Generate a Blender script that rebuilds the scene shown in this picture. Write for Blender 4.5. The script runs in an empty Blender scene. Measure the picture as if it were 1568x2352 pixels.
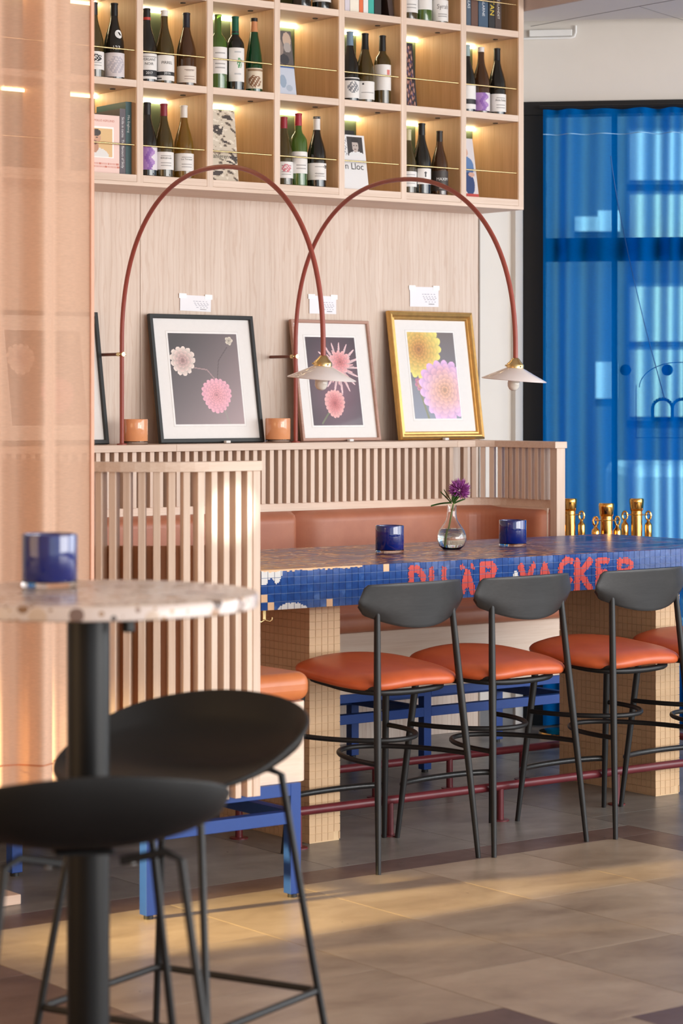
import bpy, math, random
import numpy as np
from mathutils import Vector, Matrix
PI = math.pi
R = math.radians
rnd = random.Random(7)
SC = bpy.context.scene
COL = SC.collection

def lin(c):
    if isinstance(c, str):
        c = tuple(int(c[i:i + 2], 16) for i in (0, 2, 4))
    return tuple(((v / 255) / 12.92 if v / 255 <= .04045 else ((v / 255 + .055) / 1.055) ** 2.4) for v in c)

# ------------------------------------------------------------------ camera
cd = bpy.data.cameras.new('camera')
cam = bpy.data.objects.new('camera', cd); COL.objects.link(cam)
cam.location = (0, 0, 1.5)
cam.rotation_euler = (R(90), 0, R(-36.88))
cd.sensor_fit = 'VERTICAL'; cd.sensor_height = 36; cd.sensor_width = 24
cd.lens = 84.95
cd.shift_y = -261 / 2352
cd.clip_start = .05; cd.clip_end = 200
cd.dof.use_dof = True; cd.dof.focus_distance = 8.9; cd.dof.aperture_fstop = 4.5
SC.camera = cam

# ------------------------------------------------------------------ world and light
W = bpy.data.worlds.new('world'); SC.world = W; W.use_nodes = True
bg = W.node_tree.nodes['Background']
bg.inputs[0].default_value = (.93, .96, 1.0, 1); bg.inputs[1].default_value = 1.45
SC.view_settings.view_transform = 'Standard'; SC.view_settings.look = 'None'
SC.view_settings.exposure = 0.12; SC.view_settings.gamma = 1.0
SC.view_settings.use_curve_mapping = False

def look(o, target):
    o.rotation_euler = (Vector(target) - o.location).to_track_quat('-Z', 'Y').to_euler()
def area(name, loc, target, sx, sy, power, color):
    l = bpy.data.lights.new(name, 'AREA'); l.shape = 'RECTANGLE'; l.size = sx; l.size_y = sy
    l.energy = power; l.color = color
    o = bpy.data.objects.new(name, l); COL.objects.link(o); o.location = loc; look(o, target); return o
def spot(name, loc, target, angle, blend, power, color, radius=.05):
    l = bpy.data.lights.new(name, 'SPOT'); l.spot_size = R(angle); l.spot_blend = blend
    l.energy = power; l.color = color; l.shadow_soft_size = radius
    o = bpy.data.objects.new(name, l); COL.objects.link(o); o.location = loc; look(o, target); return o
area('window_light_front', (7.0, -2.3, 1.9), (4.8, 6.5, 1.2), 6.0, 2.8, 400, (1.0, .97, .94))
area('window_light_right', (9.6, 2.2, 1.8), (4.6, 5.4, .9), 4.5, 2.6, 150, (.92, .96, 1.0))
area('window_light_left', (-.9, 4.6, 1.5), (4.2, 6.4, .6), 2.6, 1.8, 30, (1.0, .66, .36))
spot('sun_patch_on_slats', (6.2, .3, 2.5), (3.975, 5.83, 1.165), 1.75, .45, 1900, (1.0, .95, .87), .02)
spot('sun_patch_on_floor', (.3, 6.28, 1.35), (4.35, 5.62, 0), 15, .9, 2500, (1.0, .72, .30), .10)
sun = bpy.data.lights.new('street_sun', 'SUN'); sun.energy = 6.5; sun.color = (1, .96, .88); sun.angle = R(1)
so = bpy.data.objects.new('street_sun', sun); COL.objects.link(so); so.rotation_euler = (R(42), 0, R(-38))

# ------------------------------------------------------------------ materials
MATS = {}
def newmat(name):
    m = bpy.data.materials.new(name); m.use_nodes = True
    return m, m.node_tree, m.node_tree.nodes['Principled BSDF']
def ramp(nt, fac, stops):
    r = nt.nodes.new('ShaderNodeValToRGB')
    while len(r.color_ramp.elements) > 1: r.color_ramp.elements.remove(r.color_ramp.elements[-1])
    for i, (p, c) in enumerate(stops):
        e = r.color_ramp.elements[0] if i == 0 else r.color_ramp.elements.new(p)
        e.position = p; e.color = (*lin(c), 1)
    nt.links.new(fac, r.inputs[0]); return r.outputs[0]
def coords(nt, scale, kind='Object', rand=False):
    tc = nt.nodes.new('ShaderNodeTexCoord'); mp = nt.nodes.new('ShaderNodeMapping')
    mp.inputs['Scale'].default_value = scale
    nt.links.new(tc.outputs[kind], mp.inputs[0])
    if rand:
        oi = nt.nodes.new('ShaderNodeObjectInfo'); mu = nt.nodes.new('ShaderNodeMath'); mu.operation = 'MULTIPLY'
        mu.inputs[1].default_value = 37.0; nt.links.new(oi.outputs['Random'], mu.inputs[0])
        nt.links.new(mu.outputs[0], mp.inputs['Location'])
    return mp.outputs[0]
def noise(nt, vec, scale, detail=4, rough=.55, dist=0):
    n = nt.nodes.new('ShaderNodeTexNoise'); n.inputs['Scale'].default_value = scale
    n.inputs['Detail'].default_value = detail; n.inputs['Roughness'].default_value = rough
    n.inputs['Distortion'].default_value = dist
    nt.links.new(vec, n.inputs['Vector']); return n.outputs[0]
def bump(nt, b, h, strength, dist=.002):
    n = nt.nodes.new('ShaderNodeBump'); n.inputs['Strength'].default_value = strength; n.inputs['Distance'].default_value = dist
    nt.links.new(h, n.inputs['Height']); nt.links.new(n.outputs[0], b.inputs['Normal'])
def mixc(nt, fac, a, b, mode='MIX'):
    m = nt.nodes.new('ShaderNodeMix'); m.data_type = 'RGBA'; m.blend_type = mode
    for sock, v in ((m.inputs[0], fac), (m.inputs[6], a), (m.inputs[7], b)):
        if isinstance(v, (int, float)): sock.default_value = v
        elif isinstance(v, tuple): sock.default_value = (*v, 1) if len(v) == 3 else v
        else: nt.links.new(v, sock)
    return m.outputs[2]
def plain(name, c, rough=.5, metal=0, var=.06, nscale=30, bumpy=0, spec=.5, coat=0, trans=0, ior=1.45, sss=0):
    m, nt, b = newmat(name)
    v = coords(nt, (1, 1, 1)); n = noise(nt, v, nscale)
    lc = lin(c)
    if var:
        r = nt.nodes.new('ShaderNodeMapRange'); r.inputs[1].default_value = .25; r.inputs[2].default_value = .75
        r.inputs[3].default_value = 1 - var; r.inputs[4].default_value = 1 + var
        nt.links.new(n, r.inputs[0])
        vm = nt.nodes.new('ShaderNodeVectorMath'); vm.operation = 'SCALE'; vm.inputs[0].default_value = lc
        nt.links.new(r.outputs[0], vm.inputs['Scale']); nt.links.new(vm.outputs[0], b.inputs['Base Color'])
    else: b.inputs['Base Color'].default_value = (*lc, 1)
    b.inputs['Roughness'].default_value = rough; b.inputs['Metallic'].default_value = metal
    b.inputs['Specular IOR Level'].default_value = spec; b.inputs['Coat Weight'].default_value = coat
    b.inputs['Coat Roughness'].default_value = .06
    b.inputs['Transmission Weight'].default_value = trans; b.inputs['IOR'].default_value = ior
    if bumpy: bump(nt, b, n, bumpy)
    return m
def wood(name, light, dark, axis='Z', rough=.5, scale=1.0, contrast=1.0):
    m, nt, b = newmat(name)
    s = {'X': (1.2, 14, 14), 'Y': (14, 1.2, 14), 'Z': (14, 14, 1.2)}[axis]
    v = coords(nt, tuple(k * scale for k in s), rand=True)
    n1 = noise(nt, v, 1.6, 5, .6, .6)
    s2 = tuple(k * scale * (9 if k > 5 else 2.5) for k in s)
    n2 = noise(nt, coords(nt, s2, rand=True), 1.4, 3, .6)
    mx = nt.nodes.new('ShaderNodeMath'); mx.operation = 'MULTIPLY_ADD'; mx.inputs[1].default_value = .55
    ml = nt.nodes.new('ShaderNodeMath'); ml.operation = 'MULTIPLY'; ml.inputs[1].default_value = .45
    nt.links.new(n2, ml.inputs[0]); nt.links.new(n1, mx.inputs[0]); nt.links.new(ml.outputs[0], mx.inputs[2])
    k = .17 / contrast
    c = ramp(nt, mx.outputs[0], [(.5 - k, dark), (.5 + k, light)])
    oi = nt.nodes.new('ShaderNodeObjectInfo')
    mr = nt.nodes.new('ShaderNodeMapRange'); mr.inputs[3].default_value = .93; mr.inputs[4].default_value = 1.05
    nt.links.new(oi.outputs['Random'], mr.inputs[0])
    vm = nt.nodes.new('ShaderNodeVectorMath'); vm.operation = 'SCALE'
    nt.links.new(c, vm.inputs[0]); nt.links.new(mr.outputs[0], vm.inputs['Scale'])
    nt.links.new(vm.outputs[0], b.inputs['Base Color'])
    b.inputs['Roughness'].default_value = rough
    bump(nt, b, n2, .12, .0006)
    return m
def leather(name, c, c2, rough=.42):
    m, nt, b = newmat(name)
    n = noise(nt, coords(nt, (1, 1, 1)), 9, 4)
    nt.links.new(ramp(nt, n, [(.3, c2), (.7, c)]), b.inputs['Base Color'])
    vo = nt.nodes.new('ShaderNodeTexVoronoi'); vo.inputs['Scale'].default_value = 420
    nt.links.new(coords(nt, (1, 1, 1)), vo.inputs['Vector'])
    bump(nt, b, vo.outputs[0], .18, .0006)
    b.inputs['Roughness'].default_value = rough
    return m
def emit(name, c, s):
    m, nt, b = newmat(name)
    b.inputs['Base Color'].default_value = (*lin(c), 1)
    b.inputs['Emission Color'].default_value = (*lin(c), 1); b.inputs['Emission Strength'].default_value = s
    return m
def cloth(name, c, transp, tcol, translucent, weave=900, rough=.9):
    m, nt, b = newmat(name)
    out = nt.nodes['Material Output']; nt.nodes.remove(b)
    d = nt.nodes.new('ShaderNodeBsdfDiffuse'); t = nt.nodes.new('ShaderNodeBsdfTranslucent'); tr = nt.nodes.new('ShaderNodeBsdfTransparent')
    v = coords(nt, (1, 1, 1))
    wn = noise(nt, coords(nt, (60, 60, 900)), 1.0, 2)
    col = ramp(nt, wn, [(.3, tuple(int(k * .93) for k in c)), (.7, c)])
    nt.links.new(col, d.inputs[0]); nt.links.new(col, t.inputs[0]); tr.inputs[0].default_value = (*lin(tcol), 1)
    bp = nt.nodes.new('ShaderNodeBump'); bp.inputs['Strength'].default_value = .15; bp.inputs['Distance'].default_value = .001
    nt.links.new(wn, bp.inputs['Height']); nt.links.new(bp.outputs[0], d.inputs['Normal'])
    m1 = nt.nodes.new('ShaderNodeMixShader'); m1.inputs[0].default_value = translucent
    nt.links.new(d.outputs[0], m1.inputs[1]); nt.links.new(t.outputs[0], m1.inputs[2])
    # a sheer weave closes up where the cloth turns edge-on in a fold
    lw = nt.nodes.new('ShaderNodeLayerWeight'); lw.inputs[0].default_value = .5
    mr = nt.nodes.new('ShaderNodeMapRange'); mr.inputs[1].default_value = 0; mr.inputs[2].default_value = .62
    mr.inputs[3].default_value = transp; mr.inputs[4].default_value = 0
    nt.links.new(lw.outputs['Facing'], mr.inputs[0])
    m2 = nt.nodes.new('ShaderNodeMixShader'); nt.links.new(mr.outputs[0], m2.inputs[0])
    nt.links.new(m1.outputs[0], m2.inputs[1]); nt.links.new(tr.outputs[0], m2.inputs[2])
    nt.links.new(m2.outputs[0], out.inputs[0])
    return m
def glassy(name, c, rough=.03, trans=1.0, ior=1.45):
    m, nt, b = newmat(name)
    b.inputs['Base Color'].default_value = (*lin(c), 1); b.inputs['Roughness'].default_value = rough
    b.inputs['Transmission Weight'].default_value = trans; b.inputs['IOR'].default_value = ior
    return m

M_oak = wood('oak', (232, 210, 192), (214, 186, 164))
M_oakx = wood('oak_grain_across', (232, 210, 192), (216, 188, 166), 'X')
M_oaky = wood('oak_grain_deep', (230, 208, 190), (214, 186, 164), 'Y')
M_panel = wood('oak_wall_veneer', (230, 212, 197), (212, 189, 171), 'Z', .55, .55)
M_shelfside = wood('oak_shelf_side', (222, 184, 144), (198, 156, 116), 'Z')
M_boothwood = wood('booth_inner_plywood', (196, 134, 90), (176, 114, 74), 'Z')
M_board = wood('pale_floor_board', (240, 212, 192), (226, 196, 174), 'X')
M_blackwood = wood('black_stained_veneer', (46, 45, 46), (30, 29, 30), 'X', .36)
M_black = plain('black_powder_coat', (26, 26, 27), .45, var=.1)
M_blackplastic = plain('black_plastic', (20, 20, 21), .5, var=.06, nscale=200)
M_blackframe = plain('black_door_frame', (20, 19, 19), .55)
M_blue = plain('blue_powder_coat', (26, 66, 140), .45, var=.05)
M_maroon = plain('maroon_paint', (104, 38, 44), .32, var=.12, nscale=20)
M_terracotta = plain('terracotta_paint', (158, 78, 66), .42, var=.08, nscale=25)
M_brass = plain('brass', (230, 202, 146), .25, 1, .08)
M_gold = plain('polished_gold', (226, 172, 92), .12, 1, .05)
M_goldframe = plain('gilded_moulding', (214, 172, 104), .33, .8, .12, 40)
M_leather_o = leather('orange_leather', (206, 98, 52), (190, 84, 42), .38)
M_leather_b = leather('tan_leather', (188, 120, 90), (172, 104, 78), .42)
M_leather_s = leather('honey_leather', (212, 126, 72), (196, 110, 60), .36)
M_white = plain('white_wall_paint', (226, 220, 212), .8, var=.02, nscale=6, bumpy=.05)
M_ceiling = plain('grey_ceiling_paint', (216, 212, 209), .85, var=.02, nscale=4)
M_soffit = plain('pink_grey_plaster', (212, 196, 190), .85, var=.02)
M_beigewall = plain('warm_plaster', (216, 182, 150), .85, var=.03, nscale=5)
M_baseboard = plain('grey_baseboard', (120, 120, 122), .6)
M_conduit = plain('white_plastic_trunking', (240, 240, 238), .5, var=.02)
M_green = plain('olive_green_back', (74, 86, 62), .7, var=.06)
M_led = emit('led_strip_glow', (255, 240, 195), 18)
M_paper = plain('white_paper', (240, 238, 238), .7, var=.02)
M_mat = plain('white_passepartout', (238, 235, 232), .8, var=.015, nscale=60)
M_pinkframe = wood('pinkish_wood_frame', (190, 150, 132), (168, 128, 112), 'X')
M_darkframe = plain('black_picture_frame', (38, 40, 40), .45)
M_opal = plain('opal_glass', (240, 230, 228), .12, var=.01, spec=.5, coat=.4)
M_bulb = plain('white_bulb', (240, 236, 226), .08, var=.01, coat=.5)
M_peachglass = plain('peach_candle_glass', (232, 160, 112), .08, var=.05, nscale=25, coat=.6)
M_blueglass = plain('cobalt_candle_glass', (4, 32, 116), .05, var=.3, nscale=14, coat=1.0)
M_clear = glassy('clear_glass', (250, 252, 252))
M_thickbase = glassy('thick_glass_base', (225, 215, 210))
M_water = glassy('water', (235, 242, 240), .0, 1, 1.33)
M_stem = plain('green_stem', (120, 140, 70), .5)
M_leaf = plain('green_leaf', (62, 96, 44), .45, var=.15)
M_clover = plain('purple_petal', (172, 90, 168), .55, var=.25, nscale=120)
M_grout_b = plain('pale_blue_grout', (120, 140, 176), .8, var=.15, nscale=60)
M_grout_t = plain('cream_grout', (222, 190, 150), .8, var=.08)
M_tile_t = plain('sand_tile', (214, 178, 138), .4, var=.06, nscale=14)
M_paint_red = plain('red_paint', (206, 64, 52), .4, var=.14, nscale=50)
M_paint_white = plain('white_chipped_paint', (224, 224, 222), .5, var=.05)
M_paint_peach = plain('bare_peach_tile', (232, 190, 148), .45, var=.06)
M_curtain_b = cloth('blue_sheer_cloth', (0, 132, 228), .42, (150, 214, 236), .70)
M_curtain_p = cloth('peach_sheer_cloth', (242, 204, 178), .17, (255, 226, 204), .35)
M_pane = glassy('window_glass', (250, 252, 252), 0, 1, 1.01)
M_decal = plain('dark_blue_decal', (20, 50, 92), .6)

def tile_mat():
    m, nt, b = newmat('blue_painted_tile')
    n = noise(nt, coords(nt, (1, 1, 1), rand=True), 30, 4)
    c = ramp(nt, n, [(.25, (20, 56, 124)), (.6, (32, 78, 152)), (.85, (84, 122, 184))])
    nt.links.new(c, b.inputs['Base Color']); b.inputs['Roughness'].default_value = .2
    bump(nt, b, n, .3, .002); return m
M_tile_b = tile_mat()
def tabletop_mat():
    m, nt, b = newmat('painted_worn_tabletop')
    n = noise(nt, coords(nt, (1, 1.5, 1)), 7, 3, .55, .6)
    c = ramp(nt, n, [(.33, (34, 56, 124)), (.40, (60, 44, 84)), (.44, (132, 62, 58)), (.47, (226, 176, 120)), (.50, (196, 120, 84)), (.53, (84, 54, 84)), (.57, (48, 70, 140)), (.60, (150, 70, 74)), (.64, (232, 200, 160)), (.70, (70, 60, 104))])
    n2 = noise(nt, coords(nt, (1, 1.3, 1)), 4, 2.5, .5, .5)
    c2 = ramp(nt, n2, [(.34, (20, 48, 116)), (.46, (42, 74, 146)), (.52, (90, 126, 186)), (.56, (156, 76, 70)), (.60, (36, 66, 136)), (.68, (24, 54, 122))])
    tc = nt.nodes.new('ShaderNodeTexCoord'); sp = nt.nodes.new('ShaderNodeSeparateXYZ'); nt.links.new(tc.outputs['Object'], sp.inputs[0])
    mr = nt.nodes.new('ShaderNodeMapRange'); mr.inputs[1].default_value = 1.2; mr.inputs[2].default_value = 2.0
    nt.links.new(sp.outputs[0], mr.inputs[0])
    cc = mixc(nt, mr.outputs[0], c, c2)
    mr2 = nt.nodes.new('ShaderNodeMapRange'); mr2.inputs[1].default_value = .55; mr2.inputs[2].default_value = .05
    nt.links.new(sp.outputs[0], mr2.inputs[0])
    n3 = noise(nt, coords(nt, (2.5, 4, 3)), 3, 4)
    mu = nt.nodes.new('ShaderNodeMath'); mu.operation = 'MULTIPLY'; nt.links.new(n3, mu.inputs[0]); nt.links.new(mr2.outputs[0], mu.inputs[1])
    cc = mixc(nt, mu.outputs[0], cc, lin((236, 178, 92)))
    nt.links.new(cc, b.inputs['Base Color']); b.inputs['Roughness'].default_value = .27; b.inputs['Specular IOR Level'].default_value = .3
    bump(nt, b, noise(nt, coords(nt, (1, 1, 1)), 60, 3), .08, .002); return m
M_tabletop = tabletop_mat()
def floor_mat(name, c1, c2, c3):
    m, nt, b = newmat(name)
    n = noise(nt, coords(nt, (1, 1.6, 1), rand=True), 3.2, 8, .62, .4)
    c = ramp(nt, n, [(.3, c1), (.5, c2), (.72, c3)])
    oi = nt.nodes.new('ShaderNodeObjectInfo'); mr = nt.nodes.new('ShaderNodeMapRange'); mr.inputs[3].default_value = .86; mr.inputs[4].default_value = 1.1
    nt.links.new(oi.outputs['Random'], mr.inputs[0]); vm = nt.nodes.new('ShaderNodeVectorMath'); vm.operation = 'SCALE'
    nt.links.new(c, vm.inputs[0]); nt.links.new(mr.outputs[0], vm.inputs['Scale']); nt.links.new(vm.outputs[0], b.inputs['Base Color'])
    r2 = nt.nodes.new('ShaderNodeMapRange'); r2.inputs[3].default_value = .22; r2.inputs[4].default_value = .42
    nt.links.new(noise(nt, coords(nt, (1, 1, 1), rand=True), 14, 5), r2.inputs[0]); nt.links.new(r2.outputs[0], b.inputs['Roughness'])
    return m
M_fl_warm = floor_mat('warm_limestone', (138, 120, 103), (161, 143, 124), (178, 161, 142))
M_fl_grey = floor_mat('grey_limestone', (104, 99, 94), (126, 121, 115), (144, 139, 132))
M_fl_dark = floor_mat('brown_marble', (82, 66, 62), (99, 80, 74), (114, 95, 88))
M_fl_grout = plain('floor_joint', (92, 80, 68), .7)
def terrazzo():
    m, nt, b = newmat('pale_terrazzo')
    cols = None
    base = lin((224, 208, 200))
    cur = base
    for sc, th, stops in ((24, .40, [(0, (60, 52, 54)), (.4, (196, 150, 110)), (.65, (120, 100, 96)), (.85, (214, 190, 170))]), (66, .33, [(0, (70, 64, 66)), (.5, (200, 160, 120)), (.8, (150, 120, 104))])):
        vo = nt.nodes.new('ShaderNodeTexVoronoi'); vo.inputs['Scale'].default_value = sc
        nt.links.new(coords(nt, (1, 1, 1)), vo.inputs['Vector'])
        sep = nt.nodes.new('ShaderNodeSeparateColor'); nt.links.new(vo.outputs['Color'], sep.inputs[0])
        lt = nt.nodes.new('ShaderNodeMath'); lt.operation = 'LESS_THAN'; lt.inputs[1].default_value = th
        nt.links.new(vo.outputs['Distance'], lt.inputs[0])
        g = nt.nodes.new('ShaderNodeMath'); g.operation = 'GREATER_THAN'; g.inputs[1].default_value = .52
        nt.links.new(sep.outputs[0], g.inputs[0])
        mu = nt.nodes.new('ShaderNodeMath'); mu.operation = 'MULTIPLY'; nt.links.new(lt.outputs[0], mu.inputs[0]); nt.links.new(g.outputs[0], mu.inputs[1])
        cur = mixc(nt, mu.outputs[0], cur, ramp(nt, sep.outputs[1], stops))
    nt.links.new(cur, b.inputs['Base Color']); b.inputs['Roughness'].default_value = .2
    return m
M_terrazzo = terrazzo()
def print_mat():
    m, nt, b = newmat('printed_ink')
    a = nt.nodes.new('ShaderNodeVertexColor'); a.layer_name = 'ink'
    nt.links.new(a.outputs[0], b.inputs['Base Color']); b.inputs['Roughness'].default_value = .5
    return m
M_print = print_mat()
def art_mat():
    m, nt, b = newmat('photo_print_under_glass')
    a = nt.nodes.new('ShaderNodeVertexColor'); a.layer_name = 'ink'
    nt.links.new(a.outputs[0], b.inputs['Base Color']); b.inputs['Roughness'].default_value = .35; b.inputs['Coat Weight'].default_value = .35; b.inputs['Coat Roughness'].default_value = .03
    return m
M_art = art_mat()
def solid(c, rough=.5, **k):
    key = ('s', tuple(c), rough, tuple(k.items()))
    if key not in MATS: MATS[key] = plain('colour_%02x%02x%02x' % tuple(c), c, rough, var=.04, **k)
    return MATS[key]

def cathedral(m):
    nt = m.node_tree; b = nt.nodes['Principled BSDF']
    old = b.inputs['Base Color'].links[0].from_socket
    w = nt.nodes.new('ShaderNodeTexWave'); w.wave_type = 'RINGS'; w.rings_direction = 'Z'
    w.inputs['Scale'].default_value = 4.5; w.inputs['Distortion'].default_value = 8; w.inputs['Detail'].default_value = 4; w.inputs['Detail Scale'].default_value = 1.6
    nt.links.new(coords(nt, (4.5, 4.5, .55), rand=True), w.inputs['Vector'])
    c = ramp(nt, w.outputs[1], [(0, (238, 226, 218)), (.25, (255, 255, 255)), (1, (255, 255, 255))])
    nt.links.new(mixc(nt, .55, old, c, 'MULTIPLY'), b.inputs['Base Color'])
cathedral(M_panel)

# ------------------------------------------------------------------ mesh helpers
class MB:
    def __init__(self): self.v = []; self.f = []; self.s = []
    def add(self, vs, fs, smooth=False):
        n = len(self.v); self.v += [tuple(p) for p in vs]
        for f in fs: self.f.append(tuple(i + n for i in f)); self.s.append(smooth)
        return self
    def box(self, x0, x1, y0, y1, z0, z1):
        vs = [(x0, y0, z0), (x1, y0, z0), (x1, y1, z0), (x0, y1, z0), (x0, y0, z1), (x1, y0, z1), (x1, y1, z1), (x0, y1, z1)]
        return self.add(vs, [(0, 3, 2, 1), (4, 5, 6, 7), (0, 1, 5, 4), (1, 2, 6, 5), (2, 3, 7, 6), (3, 0, 4, 7)])
    def tube(self, pts, r, n=12, closed=False, cap=True):
        pts = [Vector(p) for p in pts]; m = len(pts)
        rr = r if isinstance(r, (list, tuple)) else [r] * m
        tang = []
        for i in range(m):
            if closed: t = pts[(i + 1) % m] - pts[i - 1]
            else: t = pts[min(i + 1, m - 1)] - pts[max(i - 1, 0)]
            tang.append(t.normalized())
        up = Vector((0, 0, 1)) if abs(tang[0].z) < .9 else Vector((0, 1, 0))
        nrm = (up - tang[0] * up.dot(tang[0])).normalized()
        vs = []
        for i in range(m):
            nrm = (nrm - tang[i] * nrm.dot(tang[i])).normalized(); bi = tang[i].cross(nrm)
            for k in range(n):
                a = 2 * PI * k / n; vs.append(pts[i] + (nrm * math.cos(a) + bi * math.sin(a)) * rr[i])
        fs = []
        for i in range(m if closed else m - 1):
            j = (i + 1) % m
            for k in range(n): fs.append((i * n + k, i * n + (k + 1) % n, j * n + (k + 1) % n, j * n + k))
        self.add(vs, fs, True)
        if cap and not closed:
            b = len(self.v) - m * n
            self.f.append(tuple(b + k for k in reversed(range(n)))); self.s.append(False)
            self.f.append(tuple(b + (m - 1) * n + k for k in range(n))); self.s.append(False)
        return self
    def lathe(self, prof, n=28, c=(0, 0, 0)):
        vs = []; m = len(prof)
        for r, z in prof:
            for k in range(n):
                a = 2 * PI * k / n; vs.append((c[0] + r * math.cos(a), c[1] + r * math.sin(a), c[2] + z))
        fs = [(i * n + k, i * n + (k + 1) % n, (i + 1) * n + (k + 1) % n, (i + 1) * n + k) for i in range(m - 1) for k in range(n)]
        return self.add(vs, fs, True)
    def grid(self, nx, ny, fn, closed=False, smooth=True):
        vs = [fn(i / nx, j / ny) for j in range(ny + 1) for i in range(nx + (0 if closed else 1))]
        w = nx if closed else nx + 1
        fs = [(j * w + i, j * w + (i + 1) % w, (j + 1) * w + (i + 1) % w, (j + 1) * w + i) for j in range(ny) for i in range(nx)]
        return self.add(vs, fs, smooth)
    def prism(self, poly, z0, z1, smooth=False):
        n = len(poly)
        vs = [(x, y, z0) for x, y in poly] + [(x, y, z1) for x, y in poly]
        fs = [tuple(reversed(range(n))), tuple(range(n, 2 * n))] + [(i, (i + 1) % n, n + (i + 1) % n, n + i) for i in range(n)]
        return self.add(vs, fs, smooth)
    def mesh(self, name, mat):
        me = bpy.data.meshes.new(name); me.from_pydata(self.v, [], self.f)
        me.polygons.foreach_set('use_smooth', self.s)
        if any(self.s): me.set_sharp_from_angle(angle=R(42))
        me.materials.append(mat); me.update(); return me
    def build(self, name, mat, parent=None, loc=None, rot=None, bevel=0, seg=2):
        return link(name, self.mesh(name, mat), parent, loc, rot, bevel, seg)
def link(name, me, parent=None, loc=None, rot=None, bevel=0, seg=2):
    o = bpy.data.objects.new(name, me); COL.objects.link(o)
    if parent: o.parent = parent
    if loc is not None: o.location = loc
    if rot is not None: o.rotation_euler = rot
    if bevel:
        b = o.modifiers.new('bevel', 'BEVEL'); b.width = bevel; b.segments = seg; b.limit_method = 'ANGLE'; b.angle_limit = R(40)
    return o
def thing(name, label, cat, loc=(0, 0, 0), rz=0, group=None):
    o = bpy.data.objects.new(name, None); COL.objects.link(o); o.empty_display_size = .05
    o.location = loc; o.rotation_euler = (0, 0, rz); return tag(o, label, cat, group)
def tag(o, label, cat, group=None):
    o['label'] = label; o['category'] = cat
    if group: o['group'] = group
    return o
def struct(o): o['kind'] = 'structure'; return o
def stuff(o): o['kind'] = 'stuff'; return o
def copy_tree(o, parent=None, kids=None):
    kids = kids or {}
    c = o.copy(); COL.objects.link(c)
    if parent: c.parent = parent
    for ch in [k for k in CH.get(o, [])]: copy_tree(ch, c)
    return c
CH = {}
def index_children():
    CH.clear()
    for o in bpy.data.objects:
        if o.parent: CH.setdefault(o.parent, []).append(o)

def ink(name, nx, ny, fn, painter, parent, mat=None, loc=None, rot=None):
    """flat print: a grid surface whose faces carry printed colours; fn(u,v)->point, painter(U,V)->sRGB 0..255"""
    mb = MB().grid(nx, ny, fn)
    me = mb.mesh(name, mat or M_print)
    U, V = np.meshgrid((np.arange(nx) + .5) / nx, (np.arange(ny) + .5) / ny)
    c = np.clip(np.asarray(painter(U.ravel(), V.ravel()), float), 0, 255) / 255
    c = np.where(c <= .04045, c / 12.92, ((c + .055) / 1.055) ** 2.4)
    a = me.color_attributes.new('ink', 'FLOAT_COLOR', 'CORNER')
    d = np.repeat(np.concatenate([c, np.ones((len(c), 1))], 1), 4, 0)
    a.data.foreach_set('color', d.astype(np.float32).ravel())
    return link(name, me, parent, loc, rot)

# text outlines, made first while the scene is small
TEXTS = {}
def prep_texts(words):
    objs = []
    for w in words:
        cu = bpy.data.curves.new('t', 'FONT'); cu.body = w; cu.size = 1; cu.align_x = 'CENTER'; cu.align_y = 'CENTER'; cu.resolution_u = 3
        o = bpy.data.objects.new('t', cu); COL.objects.link(o); objs.append((w, o))
    dg = bpy.context.evaluated_depsgraph_get()
    for w, o in objs:
        me = o.evaluated_get(dg).to_mesh()
        vs = [tuple(v.co) for v in me.vertices]; fs = [tuple(p.vertices) for p in me.polygons]
        TEXTS[w] = (vs, fs); o.evaluated_get(dg).to_mesh_clear()
    for w, o in objs: bpy.data.objects.remove(o)
prep_texts(['VERSANT', 'NOIR', '2017', '2016', 'PIRREL', '123', 'Syrah', 'n Lloc', 'ahlgren', 'MAXIM', 'Sicilia in cucina  The flavours of Sicily', 'Mia Engberg', 'TILL DALARNE', 'ITAN', 'ELDSLANDET', 'SPERO', 'APOLLO ASPLUND', 'KALAS', 'BEAUJOLAIS', 'Les Terrasses', 'ALIGOTE', 'Domaine', 'Chateau', 'Anne Solène', 'EXTRA'])
def text(w, size, mapper, mat, parent, name='lettering', squeeze=None):
    vs, fs = TEXTS[w]
    x0 = min(v[0] for v in vs); x1 = max(v[0] for v in vs)
    k = size
    if squeeze and (x1 - x0) * k > squeeze: kx = squeeze / (x1 - x0)
    else: kx = k
    xc = (x0 + x1) / 2
    return MB().add([mapper((v[0] - xc) * kx, v[1] * k) for v in vs], fs).build(name, mat, parent)

# ------------------------------------------------------------------ setting: floor
fl = struct(MB().box(-1.6, 10.2, -2.8, 9.6, -.06, -.004).build('floor', M_fl_grout))
def ftile(x0, x1, y0, y1, mat):
    g = .0012
    o = MB().box(-(x1 - x0) / 2 + g, (x1 - x0) / 2 - g, -(y1 - y0) / 2 + g, (y1 - y0) / 2 - g, -.02, 0).build('floor_tile', mat, fl, ((x0 + x1) / 2, (y0 + y1) / 2, 0))
    return o
def ffield(x0, x1, y0, y1, nx, ny, mat):
    for i in range(nx):
        for j in range(ny):
            ftile(x0 + (x1 - x0) * i / nx, x0 + (x1 - x0) * (i + 1) / nx, y0 + (y1 - y0) * j / ny, y0 + (y1 - y0) * (j + 1) / ny, mat)
ffield(3.12, 3.89, 4.52, 6.03, 1, 3, M_fl_warm)
ffield(3.89, 5.71, 4.27, 6.03, 4, 3, M_fl_warm)
ffield(1.40, 3.12, 4.52, 6.03, 3, 3, M_fl_dark)
ffield(1.40, 3.89, 2.40, 4.52, 4, 3, M_fl_dark)
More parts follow.
